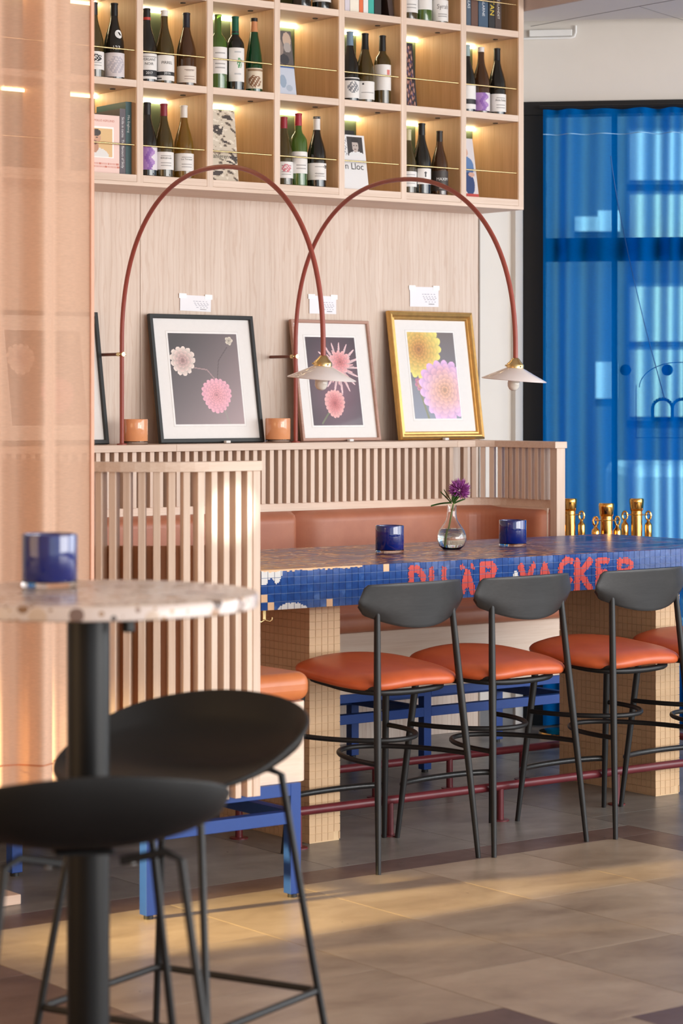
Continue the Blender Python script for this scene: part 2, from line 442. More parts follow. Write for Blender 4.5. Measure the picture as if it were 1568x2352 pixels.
ffield(3.89, 4.08, 2.40, 4.27, 1, 4, M_fl_warm)
ffield(4.08, 5.71, 2.40, 4.27, 3, 3, M_fl_dark)
ffield(1.40, 5.90, 6.03, 6.19, 6, 1, M_fl_dark)
ffield(5.71, 5.90, 2.40, 6.03, 1, 5, M_fl_dark)
ffield(1.40, 5.90, 6.19, 8.37, 7, 3, M_fl_grey)
ffield(5.90, 8.60, 2.40, 8.37, 4, 9, M_fl_grey)

# ------------------------------------------------------------------ setting: walls, ceiling, facade
wb = struct(MB().box(-1.5, 7.34, 8.40, 8.60, 0, 3.6).build('wall_back', M_white))
for x0, x1 in ((2.2, 3.73), (3.732, 5.255), (5.257, 7.055)):
    MB().box(x0, x1, 8.372, 8.40, 0, 3.6).build('wall_panel', M_panel, wb, bevel=.0012)
struct(MB().box(7.055, 7.062, 8.368, 8.40, 0, 3.2).build('trim_1', plain('grey_edge', (150, 138, 128), .6)))
struct(MB().box(7.275, 7.32, 8.37, 8.40, 0, 3.2).build('trim_2', M_white))
struct(MB().box(7.07, 7.30, 8.385, 8.40, 0, .12).build('baseboard_back', M_baseboard))
wl = struct(MB().box(-1.6, -1.5, -2.8, 8.4, 0, 3.6).build('wall_left', M_beigewall))
MB().box(-1.7, 11, -2.9, 9.6, 3.6, 3.7).build('ceiling', M_ceiling)['kind'] = 'structure'
ce = bpy.data.objects['ceiling']
# the lower ceiling by the entrance
MB().prism([(7.06, 2.5), (10.2, 2.5), (10.2, 5.3), (7.06, 8.45)], 3.21, 3.6).build('soffit', M_ceiling, ce)
MB().add([(7.055, 2.5, 3.212), (7.055, 8.4, 3.212), (7.055, 8.4, 3.6), (7.055, 2.5, 3.6), (7.06, 2.5, 3.212), (7.06, 8.4, 3.212), (7.06, 8.4, 3.6), (7.06, 2.5, 3.6)],
         [(0, 1, 2, 3), (7, 6, 5, 4), (0, 4, 5, 1), (1, 5, 6, 2), (2, 6, 7, 3), (3, 7, 4, 0)]).build('soffit_face', M_soffit, ce)
for pts in ([(7.36, 8.36, 3.2095), (7.36, 7.65, 3.2095), (7.40, 5.0, 3.2095)], [(7.36, 7.65, 3.2095), (7.876, 7.84, 3.2095)]):
    MB().tube(pts, .0012, 6).build('soffit_joint', solid((120, 116, 116)), ce)
Dd = Vector((math.cos(R(45)), -math.sin(R(45)), 0)); Dn = Vector((-.7071068, -.7071068, 0)); P0 = Vector((7.32, 8.40, 0))
def fc(s, n, z):   # along the entrance wall, inward from it, up
    p = P0 + Dd * s + Dn * n; return (p.x, p.y, z)
def fbox(mb, s0, s1, n0, n1, z0, z1):
    vs = [fc(s0, n0, z0), fc(s1, n0, z0), fc(s1, n1, z0), fc(s0, n1, z0), fc(s0, n0, z1), fc(s1, n0, z1), fc(s1, n1, z1), fc(s0, n1, z1)]
    return mb.add(vs, [(0, 1, 2, 3), (7, 6, 5, 4), (0, 4, 5, 1), (1, 5, 6, 2), (2, 6, 7, 3), (3, 7, 4, 0)])
wr = struct(fbox(MB(), 0, 3.4, -.2, 0, 2.86, 3.6).build('wall_right', M_white))
struct(fbox(MB(), 2.4, 3.4, -.2, 0, 0, 2.86).build('wall_corner', M_white))
wn = bpy.data.objects.new('window_1', None); COL.objects.link(wn); struct(wn)
fbox(MB(), 0, 2.4, -.1, .02, 2.80, 2.86).build('head_rail', M_blackframe, wn)
fbox(MB(), -.01, .125, -.1, .015, 0, 2.80).build('side_panel', M_blackframe, wn, bevel=.002)
fbox(MB(), .125, 2.4, -.08, 0, 2.13, 2.235).build('transom', M_blackframe, wn)
fbox(MB(), .125, 2.4, -.08, 0, 0, .28).build('kick_panel', M_blackframe, wn)
fbox(MB(), .425, .45, -.08, 0, .28, 2.80).build('mullion', M_blackframe, wn)
fbox(MB(), 1.3, 1.36, -.08, 0, .28, 2.80).build('mullion', M_blackframe, wn)
fbox(MB(), .125, 2.4, -.05, -.045, .28, 2.13).build('pane', M_pane, wn)
fbox(MB(), .125, 2.4, -.05, -.045, 2.235, 2.80).build('pane', M_pane, wn)
for z in (.9, 1.62):
    fbox(MB(), 0, .125, .014, .016, z, z + .003).build('panel_joint', solid((40, 38, 38)), wn)
# the shop emblem on the glass: two dots, a letter B lying on its back, an arch and a box outline
dec = MB()
def fdisc(s, z, r, n=28):
    dec.add([fc(s + r * math.cos(2 * PI * k / n), -.0435, z + r * math.sin(2 * PI * k / n)) for k in range(n)], [tuple(reversed(range(n)))])
def fstroke(pts, w):
    for (a, b), (c, d) in zip(pts[:-1], pts[1:]):
        l = math.hypot(c - a, d - b) or 1; nx, nz = -(d - b) / l * w / 2, (c - a) / l * w / 2
        dec.add([fc(a + nx, -.0435, b + nz), fc(c + nx, -.0435, d + nz), fc(c - nx, -.0435, d - nz), fc(a - nx, -.0435, b - nz)], [(0, 1, 2, 3)])
fdisc(.487, 1.63, .026); fdisc(.677, 1.63, .026)
bx, bz = .605, 1.405
fstroke([(bx, bz), (bx + .19, bz)], .018)
for k in range(2):
    cx = bx + .05 + k * .09
    fstroke([(cx - .045, bz)] + [(cx - .045, bz + .045)] + [(cx - .045 * math.cos(a), bz + .05 + .042 * math.sin(a)) for a in np.linspace(0, PI, 12)] + [(cx + .045, bz)], .015)
fstroke([(.55 + .20 * (1 - math.cos(a)) * .9, 1.55 + .115 * math.sin(a)) for a in np.linspace(0, PI, 20)], .004)
fstroke([(.535, 1.32), (.535, 1.56)], .003); fstroke([(.535, 1.32), (.95, 1.32)], .003)
dec.build('emblem', M_decal, wn)
# white cable trunking at the top of the entrance wall
tr = fbox(MB(), .05, .245, 0, .022, 3.16, 3.19).build('cable_trunking', M_conduit, bevel=.003)
tag(tr, 'short white plastic cable trunking under the ceiling above the black door frame', 'trunking')
cb = MB().tube([fc(.02, .012, 3.152), fc(.24, .012, 3.152), fc(.256, .012, 3.157), fc(.262, .012, 3.175), fc(.262, .012, 3.207)], .005, 8).build('cable', M_conduit, tr)

# ------------------------------------------------------------------ street behind the curtain
pav = struct(MB().box(6, 34, -6, 34, -.25, -.07).build('ground_street', plain('pavement', (170, 168, 164), .8)))
fwd = Vector((.6, .8, 0)); rgt = Vector((.8, -.6, 0))
bl = thing('street_building', 'pale building with white window panes across the street, seen through blue curtain', 'building', (0, 0, 0))
def bbox(mb, l0, l1, t0, t1, z0, z1):
    vs = []
    for z in (z0, z1):
        for l, t in ((l0, t0), (l1, t0), (l1, t1), (l0, t1)):
            p = rgt * l + fwd * t; vs.append((p.x, p.y, z))
    return mb.add(vs, [(0, 3, 2, 1), (4, 5, 6, 7), (0, 1, 5, 4), (1, 2, 6, 5), (2, 3, 7, 6), (3, 0, 4, 7)])
bbox(MB(), -2, 12, 20, 21, 0, 9).build('facade', plain('blue_grey_render', (96, 108, 120), .9), bl)
Mw = plain('pale_window', (246, 244, 226), .4); Mwf = plain('pale_window_blue', (232, 238, 246), .4)
for k, l in enumerate((2.38, 4.0, 5.6)):
    for (z0, z1, mm) in ((3.30, 3.70, Mwf), (2.82, 3.18, Mw), (1.97, 2.42, Mw), (1.35, 1.90, Mw)):
        f_ = bbox(MB(), l - .02, l + 1.3, 19.94, 20, z0 - .03, z1 + .03).build('window', solid((120, 130, 140)), bl)
        bbox(MB(), l, l + .58, 19.92, 19.95, z0, z1).build('pane', mm, f_); bbox(MB(), l + .64, l + 1.28, 19.92, 19.95, z0, z1).build('pane', mm, f_)
for l, z0, z1, w in ((1.93, 2.88, 3.0, .2), (2.12, 2.88, 3.05, .18), (2.1, 1.5, 1.8, .18)):
    bbox(MB(), l, l + w, 19.94, 20, z0, z1).build('window', Mwf, bl)
van = thing('parked_van', 'pale van parked in the street behind the lettered shop window', 'van', (0, 0, 0))
vb = MB(); bbox(vb, 2.05, 6.0, 17.2, 18.8, .35, 1.02); vb.build('body', solid((236, 240, 244), .4), van, bevel=.08)
vb = MB(); bbox(vb, 2.7, 6.0, 17.25, 18.75, 1.02, 1.55); vb.build('cabin', solid((150, 176, 186), .3), van, bevel=.12)
for l in (2.7, 5.2):
    p = rgt * l + fwd * 17.2
    MB().tube([p + Vector((0, 0, .27)) - fwd * .05, p + Vector((0, 0, .27)) + fwd * .15], .33, 20).build('wheel', M_black, van)

# ------------------------------------------------------------------ curtains
def cloth_sheet(p_of, s0, s1, z0, z1, wave, nx, nz):
    return MB().grid(nx, nz, lambda u, v: p_of(s0 + (s1 - s0) * u, wave(s0 + (s1 - s0) * u, v), z0 + (z1 - z0) * v))
def wave_b(s, v):
    x = s - .125
    a = .042 * (1 - .25 * v)
    ph = 2 * PI * (x / .125 + .35 * math.sin(7 * x + 1)) + .5 * math.sin(3 * v)
    w = a * math.sin(ph) + .012 * math.sin(2 * PI * x / .23 + 2 + .8 * v)
    if x < .09: w *= .35 + .65 * max(0, x) / .09
    return .085 + w + .004 * math.sin(23 * x + 6 * v)
bc = cloth_sheet(lambda s, n, z: fc(s, n, z), .118, 2.3, .012, 2.815, wave_b, 520, 24).build('window_curtain', M_curtain_b)
tag(bc, 'sheer bright blue curtain hanging in soft folds over the entrance window', 'curtain')
MB().grid(200, 1, lambda u, v: fc(.118 + .9 * u, wave_b(.118 + .9 * u, 1) + .003, 2.70 + .003 * v)).build('hem_stitch', solid((150, 200, 236)), bc)
MB().tube([fc(.425 + .24 * t, wave_b(.425 + .24 * t, .9 - .45 * t) + .006, 2.60 - 1.1 * t ** .8) for t in np.linspace(0, 1, 40)], .0022, 6).build('crease_line', solid((40, 110, 180)), bc)  # crease in the cloth, drawn as an added thin tube
MB().tube([fc(s, .055, 2.83) for s in (.1, 2.3)], .008, 8).build('curtain_track', M_blackframe, bc)
def wave_p(s, v):   # s runs along x
    e = 3.445 - s
    k = min(1, max(0, (e - .10) / .05))
    return -.5 * .075 * k * (1 + math.sin(2 * PI * (e - .10) / .165 - PI / 2)) - .006 * k * math.sin(2 * PI * e / .061 + v) - .004 * math.sin(40 * s)
pc = cloth_sheet(lambda s, n, z: (s, 5.745 + n, z), 2.3, 3.452, .452, 3.59, wave_p, 420, 16).build('peach_curtain', M_curtain_p)
tag(pc, 'sheer peach curtain hanging at the left beside the slatted booth end', 'curtain')
MB().grid(160, 1, lambda u, v: (2.3 + 1.04 * u, 5.742 + wave_p(2.3 + 1.04 * u, 0) - .002, .512 + .004 * v)).build('hem_stitch', solid((190, 120, 84)), pc)
MB().box(3.445, 3.455, 5.741, 5.747, .452, 3.59).build('side_hem', solid((226, 172, 144)), pc)

# ------------------------------------------------------------------ wine shelf
XS = [4.38 + .3295 * k for k in range(9)]       # left edges of the uprights
XS = [5.039 + .3295 * (k - 2) for k in range(9)]
ZS = [2.376, 2.747, 3.118, 3.489]
YF, YB = 8.05, 8.372
sh = thing('wine_shelf', 'light oak wall shelf of square lit cells holding bottles and books', 'shelf', (0, 0, 0))
for i, x in enumerate(XS):
    MB().box(-.0145, .0145, 0, YB - YF, 0, 3.58 - 2.346).build('upright', M_oak, sh, (x + .0145, YF, 2.346), bevel=.0012)
rodm = MB().tube([(0, 0, 0), (XS[1] - XS[0] - .031, 0, 0)], .0032, 10).mesh('brass_rail', M_brass)
ledm = MB().box(0, XS[1] - XS[0] - .033, 0, .010, 0, .012).mesh('led_strip', M_led)
clipm = MB().lathe([(.0, -.003), (.011, -.003), (.012, 0), (0, 0)], 12).mesh('clip', M_black)
bm_ = MB().box(0, XS[1] - XS[0] - .0292, 0, YB - YF - .004, -.028, 0).mesh('shelf_board', M_oakx)
backm = MB().box(0, XS[1] - XS[0] - .03, 0, .006, 0, .343).mesh('back_panel', M_green)
sidem = MB().box(0, .003, 0, YB - YF - .012, 0, .342).mesh('side_lining', M_shelfside)
for i in range(8):
    x = XS[i] + .0291
    for j, z in enumerate(ZS):
        link('shelf_board', bm_, sh, (x + .0001, YF + .001, z), bevel=.001)
        if j < 3:
            link('back_panel', backm, sh, (x + .0005, YB - .008, z))
            link('side_lining', sidem, sh, (XS[i + 1] - .0032, YF + .003, z))
            link('brass_rail', rodm, sh, (x + .001, YF + .011, z + .117))
            link('led_strip', ledm, sh, (x + .002, YB - .024, z + .329))
            link('clip', clipm, sh, (x + .10, YF + .20, z + .343), bevel=0); link('clip', clipm, sh, (x + .25, YF + .10, z + .343))
MB().box(XS[0], XS[8] + .029, YF - .0, YB, 2.332, 2.3475).build('bottom_board', M_oakx, sh, bevel=.0012)

PROF = {
 'burgundy': [(0, .004), (.030, 0), (.0385, .002), (.0392, .006), (.0392, .128), (.0375, .148), (.030, .178), (.0205, .208), (.0160, .228), (.0142, .246), (.0140, .287), (.0152, .288), (.0152, .294), (.0105, .295), (0, .295)],
 'bordeaux': [(0, .004), (.030, 0), (.0360, .002), (.0368, .006), (.0368, .180), (.0352, .194), (.0270, .210), (.0175, .222), (.0146, .236), (.0140, .295), (.0152, .296), (.0152, .302), (.0105, .303), (0, .303)],
 'flute': [(0, .004), (.030, 0), (.0360, .002), (.0368, .006), (.0366, .130), (.0335, .165), (.0255, .215), (.0190, .25), (.0148, .285), (.0138, .318), (.0150, .319), (.0150, .325), (.0105, .326), (0, .326)],
}
HGT = {'burgundy': .295, 'bordeaux': .303, 'flute': .326}
def gl(c, t): return plain('bottle_glass_%02x%02x%02x' % c, c, .04, var=.05, trans=t, coat=.6, ior=1.5)
G_dark = gl((26, 26, 22), 0); G_olive = gl((92, 76, 36), .45); G_green = gl((92, 130, 50), .5); G_deep = gl((18, 74, 40), .25); G_amber = gl((150, 112, 36), .55); G_brown = gl((84, 54, 30), .35)
BODY = {}
def cyl_map(rad, a0, z0):
    return lambda x, z: (rad * math.sin(a0 + x / rad), -rad * math.cos(a0 + x / rad), z0 + z)
def wine_bottle(x, z, kind, glass, cap, label, caplen=.05, group=None, y=8.108, lz=(.03, .10), lab=None, span=.062, words=(), a0=-.25, s=1.0, extra=None, cap2=None):
    t = thing('wine_bottle', label, 'bottle', (x, y, z), rnd.uniform(-.06, .06), group)
    t.scale = (s, s, s)
    key = (kind, glass.name)
    if key not in BODY: BODY[key] = MB().lathe(PROF[kind], 28).mesh('glass_body', glass)
    link('glass_body', BODY[key], t)
    h = HGT[kind]
    if cap:
        zz = h - caplen; pr = PROF[kind]
        pts = [(r + .0005, q) for r, q in pr if q > zz + .004 and r > .012]
        r0 = np.interp(zz, [q for r, q in pr[1:]], [r for r, q in pr[1:]]) + .0005
        MB().lathe([(r0, zz)] + pts + [(.0105, h + .0006), (0, h + .0006)], 24).build('capsule', solid(cap, .35), t)
        if cap2: MB().lathe([(.0153, zz + .003), (.0153, zz + .014)], 24).build('capsule_band', solid(cap2, .4), t)
    rad = (.0392 if kind == 'burgundy' else .0368) + .0006
    if lab is not None:
        ink('label', 22, 20, lambda u, v: (rad * math.sin(a0 + (u - .5) * 2 * span / rad), -rad * math.cos(a0 + (u - .5) * 2 * span / rad), lz[0] + (lz[1] - lz[0]) * v), lab, t)
    for w, size, zz, c, sq in words:
        text(w, size, cyl_map(rad + .0005, a0, zz), solid(c, .5), t, squeeze=sq)
    if extra: extra(t, rad)
    return t
def flat_label(c, bars=(), ill=None):
    def p(U, V):
        o = np.tile(np.array(c, float), (len(U), 1))
        for (v0, v1, u0, u1, cc) in bars:
            m = (V > v0) & (V < v1) & (U > u0) & (U < u1); o[m] = cc
        if ill:
            cu, cv, r, cc = ill
            m = ((U - cu) ** 2 + ((V - cv) * .8) ** 2) < r * r
            nz = np.sin(U * 60 + V * 33) * np.sin(V * 70 - U * 20); m = m & (nz > -.25); o[m] = cc
        return o
    return p
WHT = (232, 228, 224); INK = (40, 38, 40); GREY = (170, 166, 164)
def lines(c=GREY, rows=(.2, .35, .75)): return [(r, r + .05, .3, .7, c) for r in rows]
wg = 'wine bottles in the lit shelf'
def bot(*a, **k): return wine_bottle(*a, group=wg, **k)
KX = 8.108 / 8.17
A, B_, C_ = ZS[0] + .0005, ZS[1] + .0005, ZS[2] + .0005
def purple(U, V):
    o = np.tile(np.array((226, 216, 222), float), (len(U), 1))
    m = (U + .08 * np.sin(V * 14)) < .62; o[m] = (170, 128, 190)
    m = (np.abs(U - .45 - .06 * np.sin(V * 9)) < .07); o[m] = (140, 92, 172); return o
# bottom row
bot(5.162 * KX, A, 'burgundy', G_dark, (36, 34, 34), 'dark bottle with a purple streaked label, bottom row behind the left upright', lab=purple, lz=(.025, .115))
bot(5.240 * KX, A, 'burgundy', G_olive, (136, 44, 56), 'brown bottle with a maroon neck foil on the bottom row, beside a yellow-green bottle', lab=flat_label(WHT, lines()), words=(('BEAUJOLAIS', .009, .075, INK, .055),))
bot(5.336 * KX, A, 'burgundy', G_amber, (226, 220, 212), 'yellow-green bottle with a white neck foil, rightmost of its bottom-row cell', lab=flat_label(WHT, lines()), words=(('Les Terrasses', .009, .076, INK, .05),))
bot(5.831 * KX, A, 'burgundy', G_olive, (150, 40, 52), 'bottle with red foil half hidden by an upright, left of the green bottle', s=.96, lab=flat_label(WHT, lines(), (.5, .6, .2, (206, 120, 130))))
bot(5.905 * KX, A, 'bordeaux', G_green, (166, 40, 58), 'bright green bottle with a red capsule and a tall white label', lab=flat_label(WHT, lines()), lz=(.052, .142), caplen=.052, words=(('Chateau', .011, .12, GREY, .04),))
bot(6.000 * KX, A, 'burgundy', G_dark, (228, 224, 220), 'dark bottle with white neck foil and black lip, right of the bright green bottle', lab=flat_label(WHT, lines(), (.75, .8, .1, INK)), caplen=.055, words=(('Domaine', .010, .055, GREY, .04),), extra=lambda t, r: MB().lathe([(.0158, .286), (.0158, .2958), (0, .2958)], 20).build('lip', M_black, t))
bot(6.489 * KX, A, 'burgundy', G_olive, (200, 190, 150), 'bottle mostly hidden behind an upright on the bottom row, left of a taller black one', s=.93, lab=flat_label(WHT, lines()))
bot(6.564 * KX, A, 'burgundy', G_dark, (24, 24, 24), 'tall black bottle with a black cap and small white label, bottom row of right half', s=1.04, lab=flat_label(WHT, [(.45, .8, .47, .53, INK), (.7, .75, .4, .6, INK)]), lz=(.04, .105), span=.035)
bot(6.664 * KX, A, 'burgundy', G_brown, (44, 34, 26), 'short brown bottle with a dark label lettered in white capitals', s=.95, lab=flat_label((62, 54, 50), [(.1, .14, .35, .65, (150, 140, 130))], (.5, .22, .09, (150, 140, 130))), lz=(.02, .11), words=(('MAXIM', .019, .072, (232, 230, 226), .06),))
# middle row
bot(4.915 * KX, B_, 'burgundy', G_olive, (40, 38, 36), 'leftmost bottle of the middle row, partly behind the peach curtain edge', lab=flat_label(WHT, lines(), (.5, .65, .18, INK)))
bot(5.008 * KX, B_, 'burgundy', G_dark, (20, 20, 20), 'black bottle with a white teardrop mark and white number on its shoulder', s=1.02, lab=flat_label((216, 208, 210), (), (.5, .5, .3, (186, 180, 188))), lz=(.008, .10), words=(('123', .022, .118, (236, 236, 236), .04),),
    extra=lambda t, r: MB().add([(.0262 * math.sin(.1 + .62 * math.cos(a)) * 1.02, -.0262 * math.cos(.1 + .62 * math.cos(a)) * 1.13 - .0045 * (1 - math.sin(a)), .172 + .017 * math.sin(a)) for a in np.linspace(0, 2 * PI, 20, endpoint=False)], [tuple(range(20))]).build('neck_mark', solid((230, 230, 228)), t))
bot(5.160 * KX, B_, 'burgundy', G_dark, (30, 28, 28), 'dark bottle with a red-ringed cap, leftmost in the cell of three labelled wines', lab=flat_label(WHT, [(.12, .34, 0, 1, (44, 44, 46)), (.86, .9, .2, .8, GREY)]), lz=(.012, .112), cap2=(190, 60, 50), words=(('VERSANT', .015, .088, INK, .06), ('NOIR', .015, .071, INK, .05), ('2017', .014, .035, (236, 236, 236), .04)))
bot(5.2425 * KX, B_, 'burgundy', G_olive, (232, 228, 222), 'bottle with a short white cap and a white label with a black vintage band', caplen=.024, lab=flat_label(WHT, [(.18, .36, 0, 1, (44, 44, 46)), (.88, .91, .2, .8, GREY), (.05, .09, .1, .3, INK)]), lz=(.012, .112), words=(('PIRREL', .016, .082, INK, .06), ('2016', .014, .040, (236, 236, 236), .04)))
bot(5.348 * KX, B_, 'burgundy', G_brown, (36, 36, 46), 'brown bottle with a blue-black capsule and a wide cream label', caplen=.06, lab=flat_label((226, 214, 202), lines((170, 150, 140))), lz=(.012, .078), words=(('ALIGOTE', .008, .06, (120, 100, 90), .04),))
bot(5.501 * KX, B_, 'bordeaux', G_green, None, 'light green bottle without capsule and with a white label, left of a green-capped bottle', lab=flat_label(WHT, lines()), lz=(.06, .168))
bot(5.586 * KX, B_, 'bordeaux', G_dark, (24, 92, 70), 'dark bottle with a green and black capsule and tall white label', caplen=.075, cap2=(30, 30, 30), lab=flat_label(WHT, lines((190, 190, 190), (.2, .85)), (.6, .55, .13, (90, 150, 100))), lz=(.035, .172), span=.04)
bot(5.680 * KX, B_, 'flute', G_deep, (206, 140, 96), 'slender green flute bottle with a copper capsule and an illustrated label', s=.93, caplen=.06, lab=flat_label((222, 208, 186), [(.85, .93, .15, .85, (150, 120, 90))], (.42, .35, .24, (140, 100, 70))), lz=(.015, .105), extra=lambda t, r: MB().lathe([(.0158, .312), (.0158, .3275), (0, .3275)], 20).build('cork_lip', M_black, t))
bot(6.174 * KX, B_, 'burgundy', G_dark, (116, 140, 160), 'dark bottle with a blue-grey capsule and a round label emblem', caplen=.06, lab=flat_label(WHT, [(.86, .93, .2, .8, INK)], (.5, .52, .22, (130, 130, 134))), lz=(.012, .098))
bot(6.255 * KX, B_, 'burgundy', G_olive, (24, 24, 24), 'black-capped bottle with a small white label, between blue-grey and white-ringed capsules', caplen=.07, lab=flat_label(WHT, [(.35, .42, .15, .8, GREY), (.78, .9, .2, .28, INK)]), lz=(.012, .088), span=.045)
bot(6.349 * KX, B_, 'bordeaux', G_olive, (26, 26, 26), 'bottle with a white-ringed black capsule and a red figure on its label', caplen=.07, cap2=(224, 224, 224), lab=flat_label(WHT, [(.6, .78, .55, .66, (214, 120, 110))]), lz=(.06, .172), s=.97)
bot(6.818 * KX, B_, 'burgundy', G_dark, (150, 170, 170), 'bottle mostly hidden behind an upright, leftmost in the right-hand middle cell', lab=flat_label(WHT, [(.2, .4, 0, 1, INK)]), lz=(.012, .12))
bot(6.900 * KX, B_, 'burgundy', G_brown, (228, 222, 218), 'bottle with a short white cap and a torn purple and cream label', caplen=.022, lab=purple, lz=(.01, .09), s=.99)
bot(6.993 * KX, B_, 'burgundy', G_dark, (28, 28, 30), 'rightmost bottle of the middle row, black with white label', caplen=.055, lab=flat_label(WHT, lines()), lz=(.012, .09), words=(('Anne Solène', .013, .062, INK, .055),))
# top row, cut by the frame
bot(5.921 * KX, C_, 'burgundy', G_dark, (30, 30, 30), 'dark bottle on the top row cut off by the frame, left of its twin', lab=flat_label(WHT), lz=(.03, .1))
bot(6.025 * KX, C_, 'burgundy', G_dark, (34, 30, 30), 'dark top-row bottle cut off by the frame, right of its twin', lab=flat_label(WHT), lz=(.03, .1))
bot(6.492 * KX, C_, 'burgundy', G_olive, (40, 40, 36), 'top-row bottle with a plain white label, left of the green one', lab=flat_label(WHT, lines()), lz=(.03, .12))
bot(6.574 * KX, C_, 'bordeaux', G_green, (50, 90, 60), 'green bottle on the top row between two white-labelled bottles', lab=flat_label(WHT, lines(rows=(.7,))), lz=(.05, .15))
bot(6.661 * KX, C_, 'burgundy', G_olive, (40, 36, 34), 'top-row bottle with a large label in flowing script', lab=flat_label(WHT, lines(rows=(.2, .3))), lz=(.008, .10), words=(('Syrah', .028, .07, (110, 104, 104), .055),))

# books
def book(name, label, x0, w, d, h, z, y0, cover, page=(236, 228, 214), spine=(), lean=0, face=None, group=None, face_text=(), cat='book'):
    """an upright book: spine towards the room (d deep), or face out when face is a painter (w wide, d thick)"""
    if isinstance(lean, tuple): z += d * math.sin(-lean[0]) + .0003
    t = thing(name, label, cat, (x0, y0, z), 0, group); t.rotation_euler = lean if isinstance(lean, tuple) else (0, lean, 0)
    cm = solid(cover, .5)
    th = .0022
    if face is None:
        MB().box(0, w, 0, .003, 0, h).box(0, th, .003, d, 0, h).box(w - th, w, .003, d, 0, h).build('cover', cm, t)
        MB().box(th, w - th, .003, d - .004, .002, h - .003).build('pages', solid(page, .8), t)
        for wd, size, zc, c, sq in spine:
            text(wd, size, lambda a, b: (w / 2 + b, -.0006, zc - a), solid(c, .5), t, squeeze=sq)
    else:
        MB().box(0, w, 0, th, 0, h).box(0, w, d - th, d, 0, h).box(0, .003, th, d - th, 0, h).build('cover', cm, t)
        MB().box(.003, w - .003, th, d - th, .002, h - .002).build('pages', solid(page, .8), t)
        ink('cover_print', 44, 60, lambda u, v: (w * u, -.0006, h * v), face, t)
        for wd, size, xc, zc, c, sq in face_text:
            text(wd, size, lambda a, b: (xc + a, -.0012, zc + b), solid(c, .5), t, squeeze=sq)
    return t
def ell(U, V, cu, cv, ru, rv): return ((U - cu) / ru) ** 2 + ((V - cv) / rv) ** 2 < 1
def pink_cover(U, V):
    o = np.tile(np.array((238, 206, 196), float), (len(U), 1))
    o[(U > .0) & (U < .82) & (V > .27) & (V < .8)] = (250, 244, 240)
    o[(U > .0) & (U < .77) & (V > .29) & (V < .77)] = (222, 184, 128)
    o[ell(U, V, .30, .30, .36, .13) & (V > .29)] = (226, 222, 218)
    o[ell(U, V, .22, .44, .12, .09)] = (190, 138, 108)
    o[ell(U, V, .20, .60, .21, .12)] = (206, 156, 126)
    o[ell(U, V, .20, .69, .22, .065)] = (58, 42, 34)
    o[ell(U, V, .17, .52, .13, .045)] = (120, 84, 66)
    o[ell(U, V, .14, .535, .06, .012)] = (170, 90, 84)
    o[ell(U, V, .12, .61, .04, .01) | ell(U, V, .29, .615, .04, .01)] = (70, 50, 42)
    o[(np.abs(V - .17) < .012) & (np.sin(U * 150) > -.3)] = (206, 130, 110)
    o[(np.abs(V - .115) < .012) & (np.sin(U * 130) > -.3)] = (206, 130, 110)
    return o
book('cook_book', 'pink cookbook facing out with a photo of a bearded man in white', 4.836, .144, .02, .228, A, 8.085, (238, 206, 196), face=pink_cover, face_text=(('APOLLO ASPLUND', .012, .07, .205, (206, 130, 110), .125),))
book('cook_book', 'grey-spined cookbook with white title on its spine, beside the pink cookbook', 4.982, .026, .21, .258, A, 8.085, (98, 90, 96), spine=(('Sicilia in cucina  The flavours of Sicily', .016, .125, (230, 228, 228), .2),))
book('cook_book', 'taller teal-spined book, last of the three at the left', 5.009, .026, .22, .287, A, 8.085, (66, 96, 100), spine=(('Mia Engberg', .014, .20, (220, 228, 228), .08),), page=(226, 200, 150))
def birch(U, V):
    o = np.tile(np.array((206, 192, 172), float), (len(U), 1))
    n = np.sin(V * 46 + 4 * np.sin(U * 7)) + .8 * np.sin(V * 91 + U * 13) + .9 * np.sin(U * 9 + V * 17)
    o[n > 1.0] = (168, 150, 128); o[n > 1.5] = (92, 78, 66)
    o[n < -1.6] = (226, 214, 196)
    for cu, cv, ru, rv in ((.3, .72, .22, .07), (.75, .9, .2, .03), (.8, .3, .22, .06), (.2, .1, .2, .04), (.5, .55, .1, .02)): o[ell(U, V, cu + .05 * np.sin(V * 60), cv, ru, rv) & (n > -.8)] = (64, 52, 46)
    o[(V > .30) & (V < .37) & (U < .62)] = (200, 188, 166)
    return o
book('cook_book', 'book with a birch bark cover standing alone in a bottom-row cell', 5.423, .125, .03, .289, A, 8.09, (150, 130, 108), face=birch, lean=(R(-6), 0, 0), face_text=(('ahlgren', .026, .045, .098, (70, 60, 52), .08),))
def photo_cover(U, V):
    o = np.tile(np.array((196, 202, 216), float), (len(U), 1))
    o[V > .42] = (96, 88, 86)
    o[ell(U, V, .7, .86, .25, .12)] = (196, 170, 150); o[ell(U, V, .7, .74, .22, .08)] = (170, 160, 154)
    o[ell(U, V, .2, .72, .25, .16)] = (150, 132, 122); o[ell(U, V, .45, .55, .3, .08)] = (60, 58, 62)
    o[(V > .42) & (V < .45)] = (88, 124, 190)
    o[ell(U, V, .25, .2, .2, .1)] = (150, 166, 186); o[ell(U, V, .6, .1, .2, .05)] = (170, 180, 196)
    return o
book('cook_book', 'leaning book with a photographic cover over pale blue, middle row', 5.751, .083, .02, .27, B_, 8.085, (120, 120, 130), face=photo_cover, lean=(R(-9), 0, 0))
